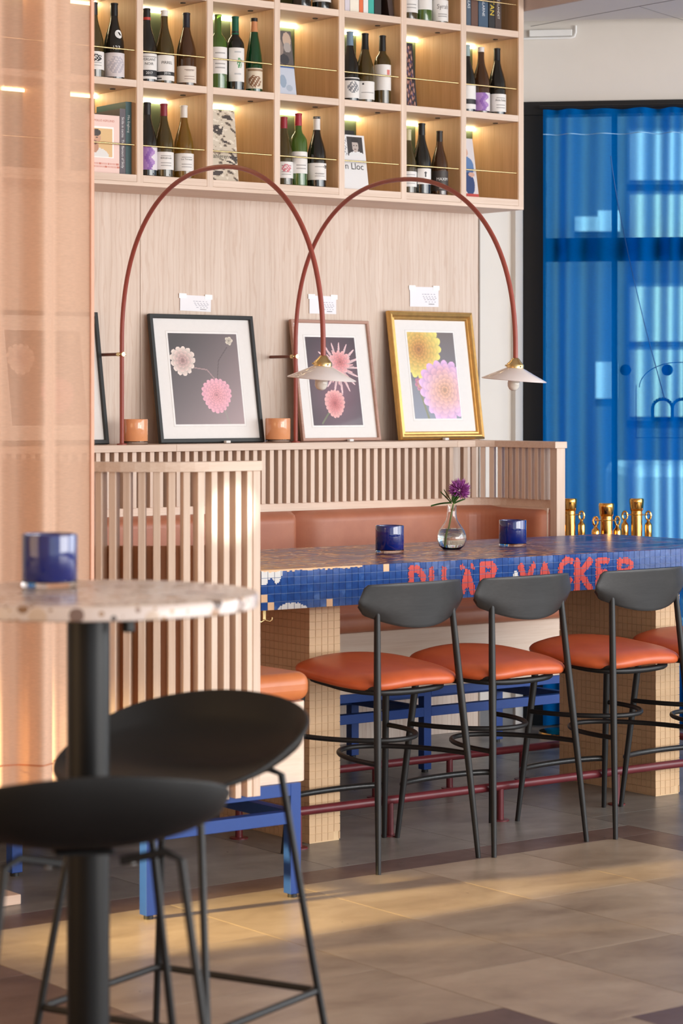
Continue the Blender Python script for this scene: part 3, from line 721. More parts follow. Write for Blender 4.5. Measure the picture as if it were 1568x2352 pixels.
def lloc(U, V):
    o = np.tile(np.array((228, 226, 226), float), (len(U), 1))
    m = (U > .28) & (U < .92) & (V > .62) & (V < .97); o[m] = (56, 50, 50)
    o[ell(U, V, .62, .64, .3, .06) & (V > .62)] = (226, 226, 226)
    o[ell(U, V, .6, .80, .13, .115)] = (190, 176, 168); o[ell(U, V, .6, .905, .15, .04)] = (44, 38, 36)
    o[ell(U, V, .55, .81, .025, .01) | ell(U, V, .66, .81, .025, .01)] = (60, 50, 48); o[ell(U, V, .6, .745, .05, .008)] = (120, 90, 84)
    m = (U < .26) & (V > .62) & (np.sin(U * 60 + V * 30) * np.sin(V * 80) > .2); o[m] = (150, 150, 156)
    return o
book('magazine', 'white magazine with bold black title and a portrait photo, standing face out', 6.085, .128, .01, .235, A, 8.088, (226, 224, 224), face=lloc, lean=(R(-9), 0, 0), face_text=(('n Lloc', .040, .062, .098, (40, 38, 38), .118),), cat='magazine')
book('cook_book', 'black book standing behind the white magazine', 6.095, .125, .02, .262, A, 8.165, (34, 32, 32), face=lambda U, V: np.tile(np.array((36, 34, 34), float), (len(U), 1)), lean=(R(-8), 0, 0))
def floral(U, V):
    o = np.tile(np.array((40, 30, 32), float), (len(U), 1))
    n = np.sin(U * 17 + V * 25) + np.sin(V * 61 - U * 9) + np.sin(U * 31 + 2)
    m = (np.abs(U - .45) < .38) & (V < .95)
    o[m & (n > .2)] = (130, 82, 70); o[m & (n > 1.2)] = (190, 140, 124); o[m & (n < -1.7)] = (84, 60, 110)
    return o
book('cook_book', 'narrow dark book with a copper floral cover, alone in a middle-row cell', 6.416, .055, .02, .276, B_, 8.085, (36, 28, 28), face=floral, lean=(R(-7), 0, 0))
def bluefig(U, V):
    o = np.tile(np.array((214, 206, 206), float), (len(U), 1))
    o[ell(U, V, .35, .52, .5, .16)] = (92, 124, 170); o[ell(U, V, .35, .22, .42, .2)] = (44, 64, 110)
    o[ell(U, V, .6, .38, .25, .04)] = (206, 160, 140); o[ell(U, V, .25, .76, .25, .08)] = (206, 164, 144)
    o[V < .05] = (190, 70, 60); return o
book('magazine', 'leaning cover showing a figure in blue clothes, bottom row at far right', 6.746, .07, .014, .262, A, 8.085, (210, 200, 200), face=bluefig, lean=(R(-10), 0, 0), cat='magazine')
def spine_row(items, z, y, group):
    for (x0, x1, h, c, label, sp) in items:
        book('hardback_book', label, x0 * .993, (x1 - x0) * .993 - .001, .19, h, z, y, c, spine=sp, group=group)
g1 = 'books on the top row left of the bottles'
spine_row([(6.131, 6.157, .24, (214, 206, 214), 'pale lilac book spine, leftmost of the top-row books over the magazine', ()),
           (6.158, 6.206, .25, (240, 232, 216), 'wide cream book spine beside the orange one', ()),
           (6.207, 6.228, .24, (226, 110, 62), 'orange book spine on the top row', ()),
           (6.229, 6.255, .24, (234, 232, 230), 'white book spine between the orange and teal ones', ()),
           (6.256, 6.286, .25, (60, 174, 160), 'teal book spine on the top row', ()),
           (6.288, 6.325, .26, (40, 34, 30), 'wide black book spine right of the teal one', ())], C_, 8.09, g1)
book('hardback_book', 'dark brown book leaning to the right at the end of its row', 6.324, .026, .19, .25, C_ + .0045, 8.09, (70, 52, 46), lean=-.16)
g2 = 'books on the top row at the right end'
spine_row([(6.798, 6.823, .24, (78, 92, 108), 'blue-grey book spine at left end of the right-hand top row', (('KALAS', .02, .11, (220, 226, 230), .1),)),
           (6.825, 6.864, .24, (104, 74, 62), 'plain brown book spine, second in the right-hand top row', ()),
           (6.867, 6.922, .25, (66, 88, 112), 'wide slate blue book spine with white vertical title', (('TILL DALARNE', .02, .12, (226, 230, 234), .17),)),
           (6.926, 6.961, .25, (40, 38, 40), 'dark book spine with large yellow title', (('ITAN', .034, .10, (226, 196, 60), .14),)),
           (6.963, 6.999, .25, (74, 58, 52), 'dark brown book spine with pale title, right of the yellow-lettered one', (('ELDSLANDET', .017, .10, (220, 214, 206), .14),))], C_, 8.09, g2)

# ------------------------------------------------------------------ paper notes on the panel
def note_paint(U, V):
    o = np.tile(np.array((240, 238, 242), float), (len(U), 1))
    for k in range(5):
        m = (np.abs(V - (.62 - .09 * k)) < .018) & (U > .42 + .02 * k) & (U < .92) & (np.sin(U * 190 + k * 2) > -.2); o[m] = (176, 172, 186)
    o[(np.abs(V - .15) < .02) & (U > .66) & (U < .86)] = (120, 116, 124)
    return o
def note(x0, x1, z0, z1, label, tilt=0):
    t = thing('paper_note', label, 'note', ((x0 + x1) / 2, 8.370, (z0 + z1) / 2)); t.rotation_euler = (0, tilt, 0)
    w, h = x1 - x0, z1 - z0
    MB().box(-w / 2, w / 2, -.0012, 0, -h / 2, h / 2).build('sheet', M_paper, t)
    ink('writing', 40, 26, lambda u, v: (-w / 2 + w * u, -.0016, -h / 2 + h * v), note_paint, t)
    for s in (-1, 1): MB().box(s * w * .42 - .018, s * w * .42 + .018, -.0026, -.0018, h / 2 - .014, h / 2 + .006).build('tape', solid((250, 250, 250), .2), t)
note(5.447, 5.60, 1.861, 1.926, 'white paper note taped above the black-framed flower picture', .02)
note(6.107, 6.25, 1.864, 1.941, 'white paper note behind the arched lamp tube, above the thin pink-wood frame')
note(6.657, 6.82, 1.907, 1.995, 'larger white paper note taped above the gold-framed picture', -.01)

# ------------------------------------------------------------------ framed pictures
def dahlia(o, X, Y, cx, cy, Rr, n, rings, ce, ci, sharp=.6, depth=.2, seed=0, squash=1.0):
    r = np.hypot((X - cx), (Y - cy) / squash); ph = np.arctan2((Y - cy) / squash, X - cx)
    ce, ci = np.array(ce, float), np.array(ci, float)
    for k in range(rings):
        q = 1 - k / rings
        off = seed + k * 1.7
        nn = max(5, int(n * (.55 + .45 * q)))
        b = Rr * q * ((1 - depth) + depth * np.abs(np.cos(nn * (ph + off) / 2)) ** sharp) * (1 + .05 * np.sin(3 * ph + k))
        m = r < b
        f = np.clip((r[m] / b[m] - .35) / .65, 0, 1)
        base = ci + (ce - ci) * (q ** 1.2)
        lo = base * .74
        col = lo[None, :] + (base - lo)[None, :] * f[:, None]
        pet = np.abs(np.cos(nn * (ph[m] + off) / 2)) ** .5
        o[m] = col * (.84 + .16 * pet)[:, None] + 8 * (f > .85)[:, None]
def curve_line(o, X, Y, pts, w, c):
    for i in range(len(pts) - 1):
        (a, b), (p, q) = pts[i], pts[i + 1]
        L = (p - a) ** 2 + (q - b) ** 2; t = np.clip(((X - a) * (p - a) + (Y - b) * (q - b)) / L, 0, 1)
        d = np.hypot(X - a - t * (p - a), Y - b - t * (q - b)); o[d < w] = c
def art1(asp):
    def p(U, V):
        X, Y = U * asp, V
        g = np.clip(.25 + .5 * (U - .3) + .45 * (.6 - V), 0, 1)[:, None]
        o = np.array((70, 64, 66), float) * (1 - g) + np.array((186, 160, 162), float) * g
        curve_line(o, X, Y, [(.34 * asp, .62), (.52 * asp, .60), (.62 * asp, .5)], .006, (170, 140, 140))
        curve_line(o, X, Y, [(.84 * asp, .85), (.70 * asp, .7), (.66 * asp, .5)], .004, (84, 72, 72))
        curve_line(o, X, Y, [(.72 * asp, .18), (.78 * asp, 0)], .011, (150, 140, 134))
        dahlia(o, X, Y, .18 * asp, .70, .165, 13, 4, (240, 222, 212), (206, 160, 158), .5, .22)
        dahlia(o, X, Y, .63 * asp, .32, .195, 20, 8, (238, 172, 190), (246, 170, 178), .7, .12, 1)
        dahlia(o, X, Y, .88 * asp, .925, .05, 5, 2, (236, 224, 206), (216, 200, 180), .7, .3)
        return o
    return p
def art2(asp):
    def p(U, V):
        X, Y = U * asp, V
        g = np.clip(.9 - 1.3 * np.hypot(U - .55, V - .42), 0, 1)[:, None]
        o = np.array((66, 48, 58), float) * (1 - g) + np.array((132, 84, 104), float) * g
        curve_line(o, X, Y, [(.45 * asp, .2), (.3 * asp, .12), (.18 * asp, .02)], .01, (110, 112, 84))
        dahlia(o, X, Y, .62 * asp, .66, .30, 17, 3, (246, 206, 208), (240, 160, 160), 5, .62, .4)
        dahlia(o, X, Y, .66 * asp, .72, .14, 12, 5, (244, 176, 178), (226, 120, 120), .7, .3, 2)
        dahlia(o, X, Y, .47 * asp, .25, .14, 18, 8, (244, 176, 174), (206, 100, 104), .7, .1, 1, 1.15)
        return o
    return p
def art3(asp):
    def p(U, V):
        X, Y = U * asp, V
        g = np.clip(V, 0, 1)[:, None]
        o = np.array((126, 132, 150), float) * (1 - g) + np.array((112, 100, 98), float) * g
        curve_line(o, X, Y, [(.12 * asp, .42), (.3 * asp, 0)], .014, (120, 122, 84))
        dahlia(o, X, Y, .2 * asp, .40, .09, 8, 3, (206, 120, 150), (226, 196, 110), .8, .25, 3)
        dahlia(o, X, Y, .22 * asp, .80, .33, 20, 8, (240, 226, 120), (214, 140, 60), .7, .12, 0)
        dahlia(o, X, Y, .70 * asp, .33, .37, 18, 8, (228, 180, 226), (240, 176, 130), .6, .16, 2)
        return o
    return p
def picture(label, x0, x1, h, frame_w, fmat, art, win, asp, kind='flat', yb=8.262, yt=8.352, gold=False):
    """leans: bottom edge on the ledge at yb, top back edge against the panel"""
    t = thing('framed_picture', label, 'picture', (x0, yb, 1.3165)); w = x1 - x0
    a = math.atan2(yt - yb, h); L = math.hypot(h, yt - yb)
    t.rotation_euler = (-a, 0, 0)
    d = .018
    if gold: prof = [(0, 0), (0, -.018), (.006, -.024), (.013, -.020), (.018, -.021), (.026, -.012), (.032, -.013), (frame_w, -.006), (frame_w, 0)]
    else: prof = [(0, 0), (0, -.016), (.002, -.018), (frame_w - .002, -.018), (frame_w, -.016), (frame_w, 0)]
    n = len(prof); vs = []
    for (sx, sz) in ((0, 0), (1, 0), (1, 1), (0, 1)):
        for q, y in prof: vs.append((q if sx == 0 else w - q, y, q if sz == 0 else L - q))
    fs = [(s * n + i, s * n + i + 1, ((s + 1) % 4) * n + i + 1, ((s + 1) % 4) * n + i) for s in range(4) for i in range(n - 1)]
    MB().add(vs, fs).build('frame', fmat, t)
    MB().box(.002, w - .002, .0005, .004, .002, L - .002).build('backing', solid((120, 96, 72), .8), t)
    MB().box(frame_w - .002, w - frame_w + .002, -.006, -.0005, frame_w - .002, L - frame_w + .002).build('passepartout', M_mat, t)
    u0, u1, v0, v1 = win
    bx = (w * u0, w * u1, L * v0, L * v1)
    for k, (e, c) in enumerate(((.010, (222, 218, 214)), (.008, (244, 242, 240)))):
        MB().box(bx[0] - e, bx[1] + e, -.0066 - .0003 * k, -.006, bx[2] - e, bx[3] + e).build('mat_bevel', solid(c, .8), t)
    ink('print', 130, 160, lambda u, v: (bx[0] + (bx[1] - bx[0]) * u, -.0075, bx[2] + (bx[3] - bx[2]) * v), art((bx[1] - bx[0]) / (bx[3] - bx[2])), t, M_art)
    return t
picture('black-framed dahlia photograph with white mount, leaning left on the ledge', 5.275, 5.788, .526, .017, M_darkframe, art1, (.17, .83, .145, .855), 0)
picture('thin pink-wood framed photograph of pink dahlias behind the first lampshade', 5.985, 6.402, .517, .013, M_pinkframe, art2, (.17, .80, .13, .86), 0)
picture('gold-framed picture of yellow and lilac dahlias, rightmost on the ledge', 6.508, 6.985, .565, .038, M_goldframe, art3, (.21, .76, .165, .84), 0, gold=True)
picture('black frame almost wholly behind the peach curtain, leftmost on the ledge', 4.52, 5.033, .526, .017, M_darkframe, art1, (.17, .83, .145, .855), 0)
for x in (5.585, 6.22, 6.745):
    tag(MB().box(x - .011, x + .011, 8.216, 8.236, 1.3165, 1.3265).build('picture_stop', M_conduit, bevel=.002), {5.585: 'small white stop in front of the black-framed picture', 6.22: 'small white stop in front of the pink-wood picture', 6.745: 'small white stop in front of the gold-framed picture'}[x], 'stop', 'white stops on the ledge')

# ------------------------------------------------------------------ booth: wall bench, end bench, right return
LZ = 1.3160
P_, SW, SD = .0415, .0205, .036
def slat_mesh(h): return MB().box(-SW / 2, SW / 2, -SD / 2, SD / 2, 0, h).mesh('slat', M_oak)
def seat_pad(name, x0, x1, y0, y1, z0, z1, mat, parent, r=.03):
    o = MB().box(x0, x1, y0, y1, z0, z1).build(name, mat, parent, bevel=r, seg=5)
    for p in o.data.polygons: p.use_smooth = True
    return o
wbn = thing('wall_bench', 'long tan leather wall bench with slatted oak back and ledge', 'bench', (0, 0, 0))
for x0, x1 in ((3.58, 5.257), (5.2575, 6.71)):
    MB().box(x0, x1, 8.102, 8.37, LZ - .028, LZ).build('ledge', M_oakx, wbn, bevel=.0015)
RC = .17
RX, RY = 6.898, 8.12     # centreline of the slats on the right return / on the wall
cap2 = [(6.7105, 8.102), (6.80, 8.09), (6.86, 8.03), (6.868, 7.93), (6.868, 7.645), (6.935, 7.645), (6.935, 8.37), (6.7105, 8.37)]
MB().prism(cap2, LZ - .028, LZ).build('ledge', M_oakx, wbn, bevel=.0015)
sm = slat_mesh(LZ - .028 - 1.066)
x = 3.66
while x < RX - RC - .01:
    link('slat', sm, wbn, (x, RY + SD / 2, 1.066), bevel=.001, seg=1); x += P_
# corner: equal steps round the arc, then down the return
cx, cy = RX - RC, RY + SD / 2 - RC
na = 6
for k in range(1, na + 1):
    a = PI / 2 - (PI / 2) * k / (na + .2)
    link('slat', sm, wbn, (cx + RC * math.cos(a), cy + RC * math.sin(a), 1.066), (0, 0, a - PI / 2), bevel=.001, seg=1)
y = cy - .02
while y > 7.70:
    link('slat', sm, wbn, (RX, y, 1.066), (0, 0, PI / 2), bevel=.001, seg=1); y -= P_
MB().box(-.024, .024, -.022, .022, .345, LZ - .028).build('end_post', M_oak, wbn, (6.905, 7.672, 0), bevel=.002)
def path_wall(off, n=10, end=7.69):
    """from the left along the wall, round the right corner, down the return; off = towards the room"""
    pts = [(3.6, RY - off)]
    r = RC - 0
    pts += [(cx + (r - off) * math.cos(a), cy + (r - off) * math.sin(a)) for a in np.linspace(PI / 2, 0, n)]
    pts += [(RX - off, end)]
    return pts
def ribbon(pi, po, z0, z1):
    poly = pi + po[::-1]; n = len(pi); mb = MB()
    for i in range(n - 1):
        q = [pi[i], pi[i + 1], po[i + 1], po[i]]
        vs = [(a, b, z0) for a, b in q] + [(a, b, z1) for a, b in q]
        fs = [(3, 2, 1, 0), (4, 5, 6, 7), (0, 1, 5, 4), (2, 3, 7, 6)]
        if i == 0: fs.append((3, 0, 4, 7))
        if i == n - 2: fs.append((1, 2, 6, 5))
        mb.add(vs, fs)
    return mb
ribbon(path_wall(-.002, end=7.694), path_wall(-.034, end=7.694), 1.033, 1.066).build('lower_rail', M_oakx, wbn)
# leather back: two pads, the right one follows the corner
def back_pad(pts_in, pts_out, z0, z1, mat, name, parent):
    m = 9; mb = MB(); n = len(pts_in)
    def fn(u, v):
        i = u * (n - 1); k = min(int(i), n - 2); t = i - k
        a = Vector(pts_in[k]).lerp(Vector(pts_in[k + 1]), t); b = Vector(pts_out[k]).lerp(Vector(pts_out[k + 1]), t)
        e = min(u, 1 - u); edge = min(1, e / .02); ez = min(1, min(v, 1 - v) / .09)
        bulge = math.sqrt(max(0, 1 - (1 - edge) ** 2)) * math.sqrt(max(0, 1 - (1 - ez) ** 2))
        p = b.lerp(a, .15 + .85 * bulge)
        return (p.x, p.y, z0 + (z1 - z0) * v)
    return mb.grid(160, 24, fn).build(name, mat, parent)
back_pad([(3.95, RY - .07), (5.833, RY - .07)], [(3.95, RY + .02), (5.833, RY + .02)], .655, 1.034, M_leather_b, 'back_cushion', wbn)
pi_ = [(5.839, RY - .07)] + path_wall(.07)[1:]; po_ = [(5.839, RY + .02)] + path_wall(-.02)[1:]
back_pad(pi_, po_, .655, 1.034, M_leather_b, 'back_cushion', wbn)
MB().box(3.65, 6.86, 8.135, 8.155, .345, 1.032).build('back_board', M_boothwood, wbn)
seat_pad('seat_cushion', 4.36, 6.84, 7.47, 8.06, .586, .664, M_leather_b, wbn)
MB().box(4.36, 6.90, 7.52, 8.10, .345, .584).build('seat_box', M_oakx, wbn, bevel=.004)
MB().box(6.87, 6.905, 7.70, 8.10, .345, 1.033).build('return_board', M_oaky, wbn)
def blue_frame(parent, xs, ys, ztop=.345, rails=(.225, .262)):
    f = bpy.data.objects.new('base_frame', None); COL.objects.link(f); f.parent = parent
    q = .019
    lm = MB().box(-q, q, -q, q, .012, ztop).mesh('leg', M_blue); ft = MB().lathe([(0, 0), (.014, 0), (.014, .013), (0, .013)], 12).mesh('foot', M_black)
    for x in xs:
        for y in ys:
            link('leg', lm, f, (x, y, 0), bevel=.002); link('foot', ft, f, (x, y, 0))
    for y in ys:
        for z0, z1 in (rails, (ztop - .037, ztop)):
            for a, b in zip(xs[:-1], xs[1:]): MB().box(a + q, b - q, y - q, y + q, z0, z1).build('rail', M_blue, f, bevel=.0015)
    for x in xs:
        for z0, z1 in (rails, (ztop - .037, ztop)):
            for a, b in zip(ys[:-1], ys[1:]): MB().box(x - q, x + q, a + q, b - q, z0, z1).build('rail', M_blue, f, bevel=.0015)
    return f
blue_frame(wbn, (4.60, 5.32, 6.09, 6.88), (7.56, 8.04))

eb = thing('end_bench', 'curved slatted oak booth end with honey leather seat on blue legs', 'bench', (0, 0, 0))
EX, EY, ER, EXE = 3.585, 5.835, .35, 4.045
def path_end(off, n=14, ystart=8.08, xend=EXE):
    pts = [(EX + off, ystart)]
    c = (EX + ER, EY + ER)
    pts += [(c[0] + (ER - off) * math.cos(a), c[1] + (ER - off) * math.sin(a)) for a in np.linspace(PI, 1.5 * PI, n)]
    pts += [(xend, EY + off)]
    return pts
ribbon(path_end(-.012, xend=4.078), path_end(.05, xend=4.078), LZ - .028, LZ).build('cap_rail', M_oakx, eb)
sl = slat_mesh(LZ - .028 - .33)
def along(pts, d):
    for (a, b), (c, e) in zip(pts[:-1], pts[1:]):
        l = math.hypot(c - a, e - b)
        if d <= l: return (a + (c - a) * d / l, b + (e - b) * d / l, math.atan2(e - b, c - a))
        d -= l
    return None
cl = path_end(SD / 2 - .001, 60)
tot = sum(math.hypot(c - a, e - b) for (a, b), (c, e) in zip(cl[:-1], cl[1:]))
d = tot - .003
while d > .4:
    q = along(cl, d)
    link('slat', sl, eb, (q[0], q[1], .33), (0, 0, q[2]), bevel=.001, seg=1); d -= P_
MB().box(-.013, .013, -.022, .022, .33, LZ - .028).build('end_post', M_oak, eb, (4.064, EY + .018, 0), bevel=.0015)
ribbon(path_end(.040, 18, xend=4.05), path_end(.058, 18, xend=4.05), .345, 1.072).build('back_board', M_boothwood, eb)
back_pad(path_end(.13, 18, 8.0, 4.06), path_end(.06, 18, 8.0, 4.06), .66, 1.06, M_leather_b, 'back_cushion', eb)
def rrect(x0, x1, y0, y1, r, r2):
    pts = []
    for (cx_, cy_, a0, q) in ((x1 - r, y0 + r, -90, r), (x1 - r, y1 - r, 0, r), (x0 + r, y1 - r, 90, r), (x0 + r2, y0 + r2, 180, r2)):
        for k in range(7): a = R(a0 + 15 * k); pts.append((cx_ + q * math.cos(a), cy_ + q * math.sin(a)))
    return pts
MB().prism(rrect(3.65, 4.305, 5.900, 7.98, .04, .29), .345, .586, True).build('seat_box', M_oakx, eb, bevel=.002)
cu = MB().prism(rrect(3.65, 4.325, 5.897, 7.99, .055, .29), .587, .672, True).build('seat_cushion', M_leather_s, eb, bevel=.034, seg=6)
blue_frame(eb, (3.735, 4.245), (5.905, 6.69, 7.46))
tag(MB().box(3.16, 3.54, 6.30, 6.46, 0, .030).build('wooden_board', M_board, bevel=.003), 'pale wooden board lying on the floor at the far left edge', 'board')

# ------------------------------------------------------------------ bar table with mosaic
bt = thing('bar_table', 'long bar table covered in painted blue mosaic tiles on sand-tiled plinths', 'table', (4.56, 6.52, 0))
TL, TW, T0, T1 = 2.39, .90, .800, .934
MB().box(.003, TL, .003, TW, T0, T1).build('table_top', M_tabletop, bt, bevel=.003)
MB().box(.0022, TL - .001, .0022, .0032, T0 + .002, T1 - .002).build('edge_grout', M_grout_b, bt)
TP = .0268
tm = MB().box(-TP / 2 + .0008, TP / 2 - .0008, 0, .004, -TP / 2 + .0008, TP / 2 - .0008).mesh('mosaic_tile', M_tile_b)
tmp_ = MB().box(-TP / 2 + .0008, TP / 2 - .0008, 0, .004, -TP / 2 + .0008, TP / 2 - .0008).mesh('mosaic_tile', M_paint_peach)
trd = random.Random(3)
ncol = int(TL / TP); rest = MB()
bare = {(0, 1), (1, 0), (10, 0), (19, 4)}
for i in range(ncol):
    for j in range(5):
        cxx, czz = TP * (i + .5) + .001, T0 + TP * (j + .5)
        if i < 60:
            o = link('mosaic_tile', tmp_ if (i, j) in bare else tm, bt, (cxx, trd.uniform(0, .0006), czz), (trd.uniform(-.018, .018), trd.uniform(-.008, .008), trd.uniform(-.018, .018)))
        else:
            h = TP / 2 - .0008; rest.box(cxx - h, cxx + h, trd.uniform(0, .0006), .004, czz - h, czz + h)
stuff(rest.build('mosaic_tiles', M_tile_b, bt))
endm = plain('plum_painted_tile', (70, 44, 62), .3, var=.2)
er = MB()
for i in range(int(TW / TP)):
    for j in range(5):
        cyy, czz, h = TP * (i + .5) + .002, T0 + TP * (j + .5), TP / 2 - .0008
        er.box(0, .004, cyy - h, cyy + h, czz - h, czz + h)
stuff(er.build('end_tiles', endm, bt))
# paint: sub-cells of each tile that a brush stroke covers
def seg_d(x, z, a, b, c, d):
    L = (c - a) ** 2 + (d - b) ** 2 or 1e-9; t = max(0, min(1, ((x - a) * (c - a) + (z - b) * (d - b)) / L))
    return math.hypot(x - a - t * (c - a), z - b - t * (d - b))
LET = []
def letter(x0, x1, z0, z1, strokes, w=.012):
    for s in strokes:
        for (a, b), (c, d) in zip(s[:-1], s[1:]):
            LET.append((x0 + (x1 - x0) * a, z0 + (z1 - z0) * b, x0 + (x1 - x0) * c, z0 + (z1 - z0) * d, w))
Dl = [[(0, 0), (0, 1)], [(0, 1), (.6, .95), (1, .6), (.95, .2), (.6, 0), (0, 0)]]
Ul = [[(0, 1), (0, .25), (.3, 0), (.7, 0), (1, .25), (1, 1)]]
Al = [[(0, 0), (.5, 1), (1, 0)], [(.25, .4), (.75, .4)]]
Rl = [[(0, 0), (0, 1), (.7, 1), (1, .8), (.8, .55), (0, .5)], [(.4, .5), (1, 0)]]
Vl = [[(0, 1), (.5, 0), (1, 1)]]
Cl = [[(1, .95), (.6, 1), (.2, .75), (.1, .35), (.4, .05), (.95, .1)]]
Kl = [[(0, 0), (0, 1)], [(1, 1), (.05, .45)], [(.25, .55), (1, 0)]]
El = [[(1, 1), (0, 1), (0, 0), (1, 0)], [(0, .5), (.8, .5)]]
ox = 4.56
zl = .832
letter(5.193 - ox, 5.245 - ox, zl, .913, Dl, .0125); letter(5.282 - ox, 5.338 - ox, zl, .905, Ul, .0105)
letter(5.418 - ox, 5.468 - ox, .820, .890, Al, .0125); LET += [(5.418 - ox, .910, 5.421 - ox, .908, .009), (5.466 - ox, .910, 5.468 - ox, .907, .009)]
letter(5.512 - ox, 5.570 - ox, zl, .913, Rl, .0125); letter(5.690 - ox, 5.750 - ox, zl + .008, .900, Vl, .0125)
letter(5.782 - ox, 5.830 - ox, zl, .898, Al, .0125); letter(5.872 - ox, 5.934 - ox, zl, .914, Cl, .0115)
letter(5.962 - ox, 6.026 - ox, .806, .906, Kl, .0135); letter(6.066 - ox, 6.112 - ox, .818, .904, El, .0115); letter(6.172 - ox, 6.236 - ox, .818, .900, Rl, .011)
red, wht = MB(), MB()
WH = [(.0, .088, .884, .934, 'corner'), (.067, .186, .800, .822, 'arc'), (1.095, 1.12, .86, .885, 'arc')]
prd = random.Random(5)
SUBX, SUBZ = 6, 6
for i in range(int(1.75 / TP)):
    for j in range(5):
        x0, z0, h = TP * i + .001 + .0009, T0 + TP * j + .0009, TP - .0018
        for a in range(SUBX):
            for b in range(SUBZ):
                xc, zc = x0 + h * (a + .5) / SUBX, z0 + h * (b + .5) / SUBZ
                j_ = prd.uniform(-.0016, .0016) + .0016 * math.sin(xc * 300) * math.sin(zc * 410)
                tgt = None
                for (p, q, r_, s_, w_) in LET:
                    if abs(xc - p) < .1 and seg_d(xc, zc, p, q, r_, s_) < w_ + j_: tgt = red; break
                if tgt is None:
                    for (u0, u1, v0, v1, k) in WH:
                        if u0 <= xc <= u1 and v0 <= zc <= v1:
                            if k == 'corner' and (zc - v0) / (v1 - v0) + .25 * math.sin(xc * 120) > .35 * ((xc - u0) / (u1 - u0)) + .06 + j_ * 30: tgt = wht
                            if k == 'arc' and (zc - v0) / (v1 - v0) < math.sqrt(max(0, 1 - ((xc - (u0 + u1) / 2) / ((u1 - u0) / 2)) ** 2)) * .95 + j_ * 60: tgt = wht
                if tgt is not None:
                    hx, hz = h / SUBX / 2 * 1.02, h / SUBZ / 2 * 1.02
                    tgt.add([(xc - hx, -.0009, zc - hz), (xc + hx, -.0009, zc - hz), (xc + hx, -.0009, zc + hz), (xc - hx, -.0009, zc + hz)], [(0, 1, 2, 3)])
red.build('painted_lettering', M_paint_red, bt)['label'] = 'hand-painted red lettering along the tiled edge'
stuff(wht.build('chipped_white_paint', M_paint_white, bt))
for a, b, c in ((.0, .42, .926),):
    mb = MB(); m = 40
    for k in range(m):
        xa, xb = a + (b - a) * k / m, a + (b - a) * (k + 1) / m
        d_ = .004 + .006 * abs(math.sin(k * 1.7) * math.sin(k * .43))
        mb.add([(xa, -.001, T1 - d_), (xb, -.001, T1 - d_), (xb, -.001, T1 - .0005), (xa, -.001, T1 - .0005)], [(0, 1, 2, 3)])
    mb.build('worn_edge', M_paint_peach, bt)
# plinths
def plinth(x0, x1, y0, y1):
    p = MB().box(x0 + .003, x1 - .003, y0 + .003, y1 - .003, 0.0, T0).build('plinth', M_grout_t, bt)
    nc = 5; pw = (x1 - x0) / nc; nr = 30; ph = (T0 - .004) / nr
    me = MB().box(-pw / 2 + .0008, pw / 2 - .0008, 0, .004, -ph / 2 + .0008, ph / 2 - .0008).mesh('plinth_tile', M_tile_t)
    for i in range(nc):
        for j in range(nr):
            if i == nc - 1 and j == 0: continue
            link('plinth_tile', me, p, (x0 + pw * (i + .5), y0 + trd.uniform(0, .0006), .004 + ph * (j + .5)), (trd.uniform(-.012, .012), 0, trd.uniform(-.012, .012)))
    rs = MB(); ncy = round((y1 - y0) / .0262); pv = (y1 - y0) / ncy
    for side in (0, 1):
        for i in range(ncy):
            for j in range(nr):
                u = trd.uniform(0, .0006)
                xa, xb = (x0 + u, x0 + .004) if side == 0 else (x1 - .004, x1 - u)
                rs.box(xa, xb, y0 + pv * i + .0008, y0 + pv * (i + 1) - .0008, .004 + ph * j + .0008, .004 + ph * (j + 1) - .0008)
    stuff(rs.build('side_tiles', M_tile_t, p))
plinth(.234, .364, .05, .59)
plinth(1.848, 1.974, .05, .59)
# brass double hook under the near corner
hk = thing('coat_hook', 'small brass double hook under the left corner of the bar table', 'hook', (4.598, 6.555, T0))
MB().box(-.006, .006, -.002, .002, -.034, 0).build('plate', M_brass, hk, bevel=.001)
MB().tube([(-.028, -.006, -.026), (-.027, -.006, -.034), (-.018, -.005, -.040), (-.006, -.003, -.036), (0, -.002, -.033), (.006, -.003, -.036), (.018, -.005, -.040), (.027, -.006, -.034), (.028, -.006, -.026)], .0028, 8).build('prongs', M_brass, hk)

# foot rail loop round the plinths
fr = thing('foot_rail', 'maroon tubular foot rail looping around the bar table plinths', 'foot rail', (0, 0, 0))
FX0, FX1, FY0, FY1, FZ = 4.665, 7.02, 6.531, 7.185, .122
loop = []
for (px_, py_, a0) in ((FX1 - .06, FY0 + .06, -90), (FX1 - .06, FY1 - .06, 0), (FX0 + .06, FY1 - .06, 90), (FX0 + .06, FY0 + .06, 180)):
    for k in range(7): a = R(a0 + 15 * k); loop.append((px_ + .06 * math.cos(a), py_ + .06 * math.sin(a), FZ))
MB().tube(loop, .0155, 14, closed=True).build('rail', M_maroon, fr)
pm = MB().lathe([(0, 0), (.032, 0), (.032, .004), (.013, .005), (.0125, FZ - .005), (0, FZ - .005)], 16).mesh('post', M_maroon)
for x, y in ((4.72, FY0), (5.107, FY0), (5.605, FY0), (6.17, FY0), (6.80, FY0), (4.665, 6.80), (5.18, FY1), (5.55, FY1), (5.91, FY1), (6.28, FY1), (6.8, FY1)):
    link('post', pm, fr, (x, y, 0))

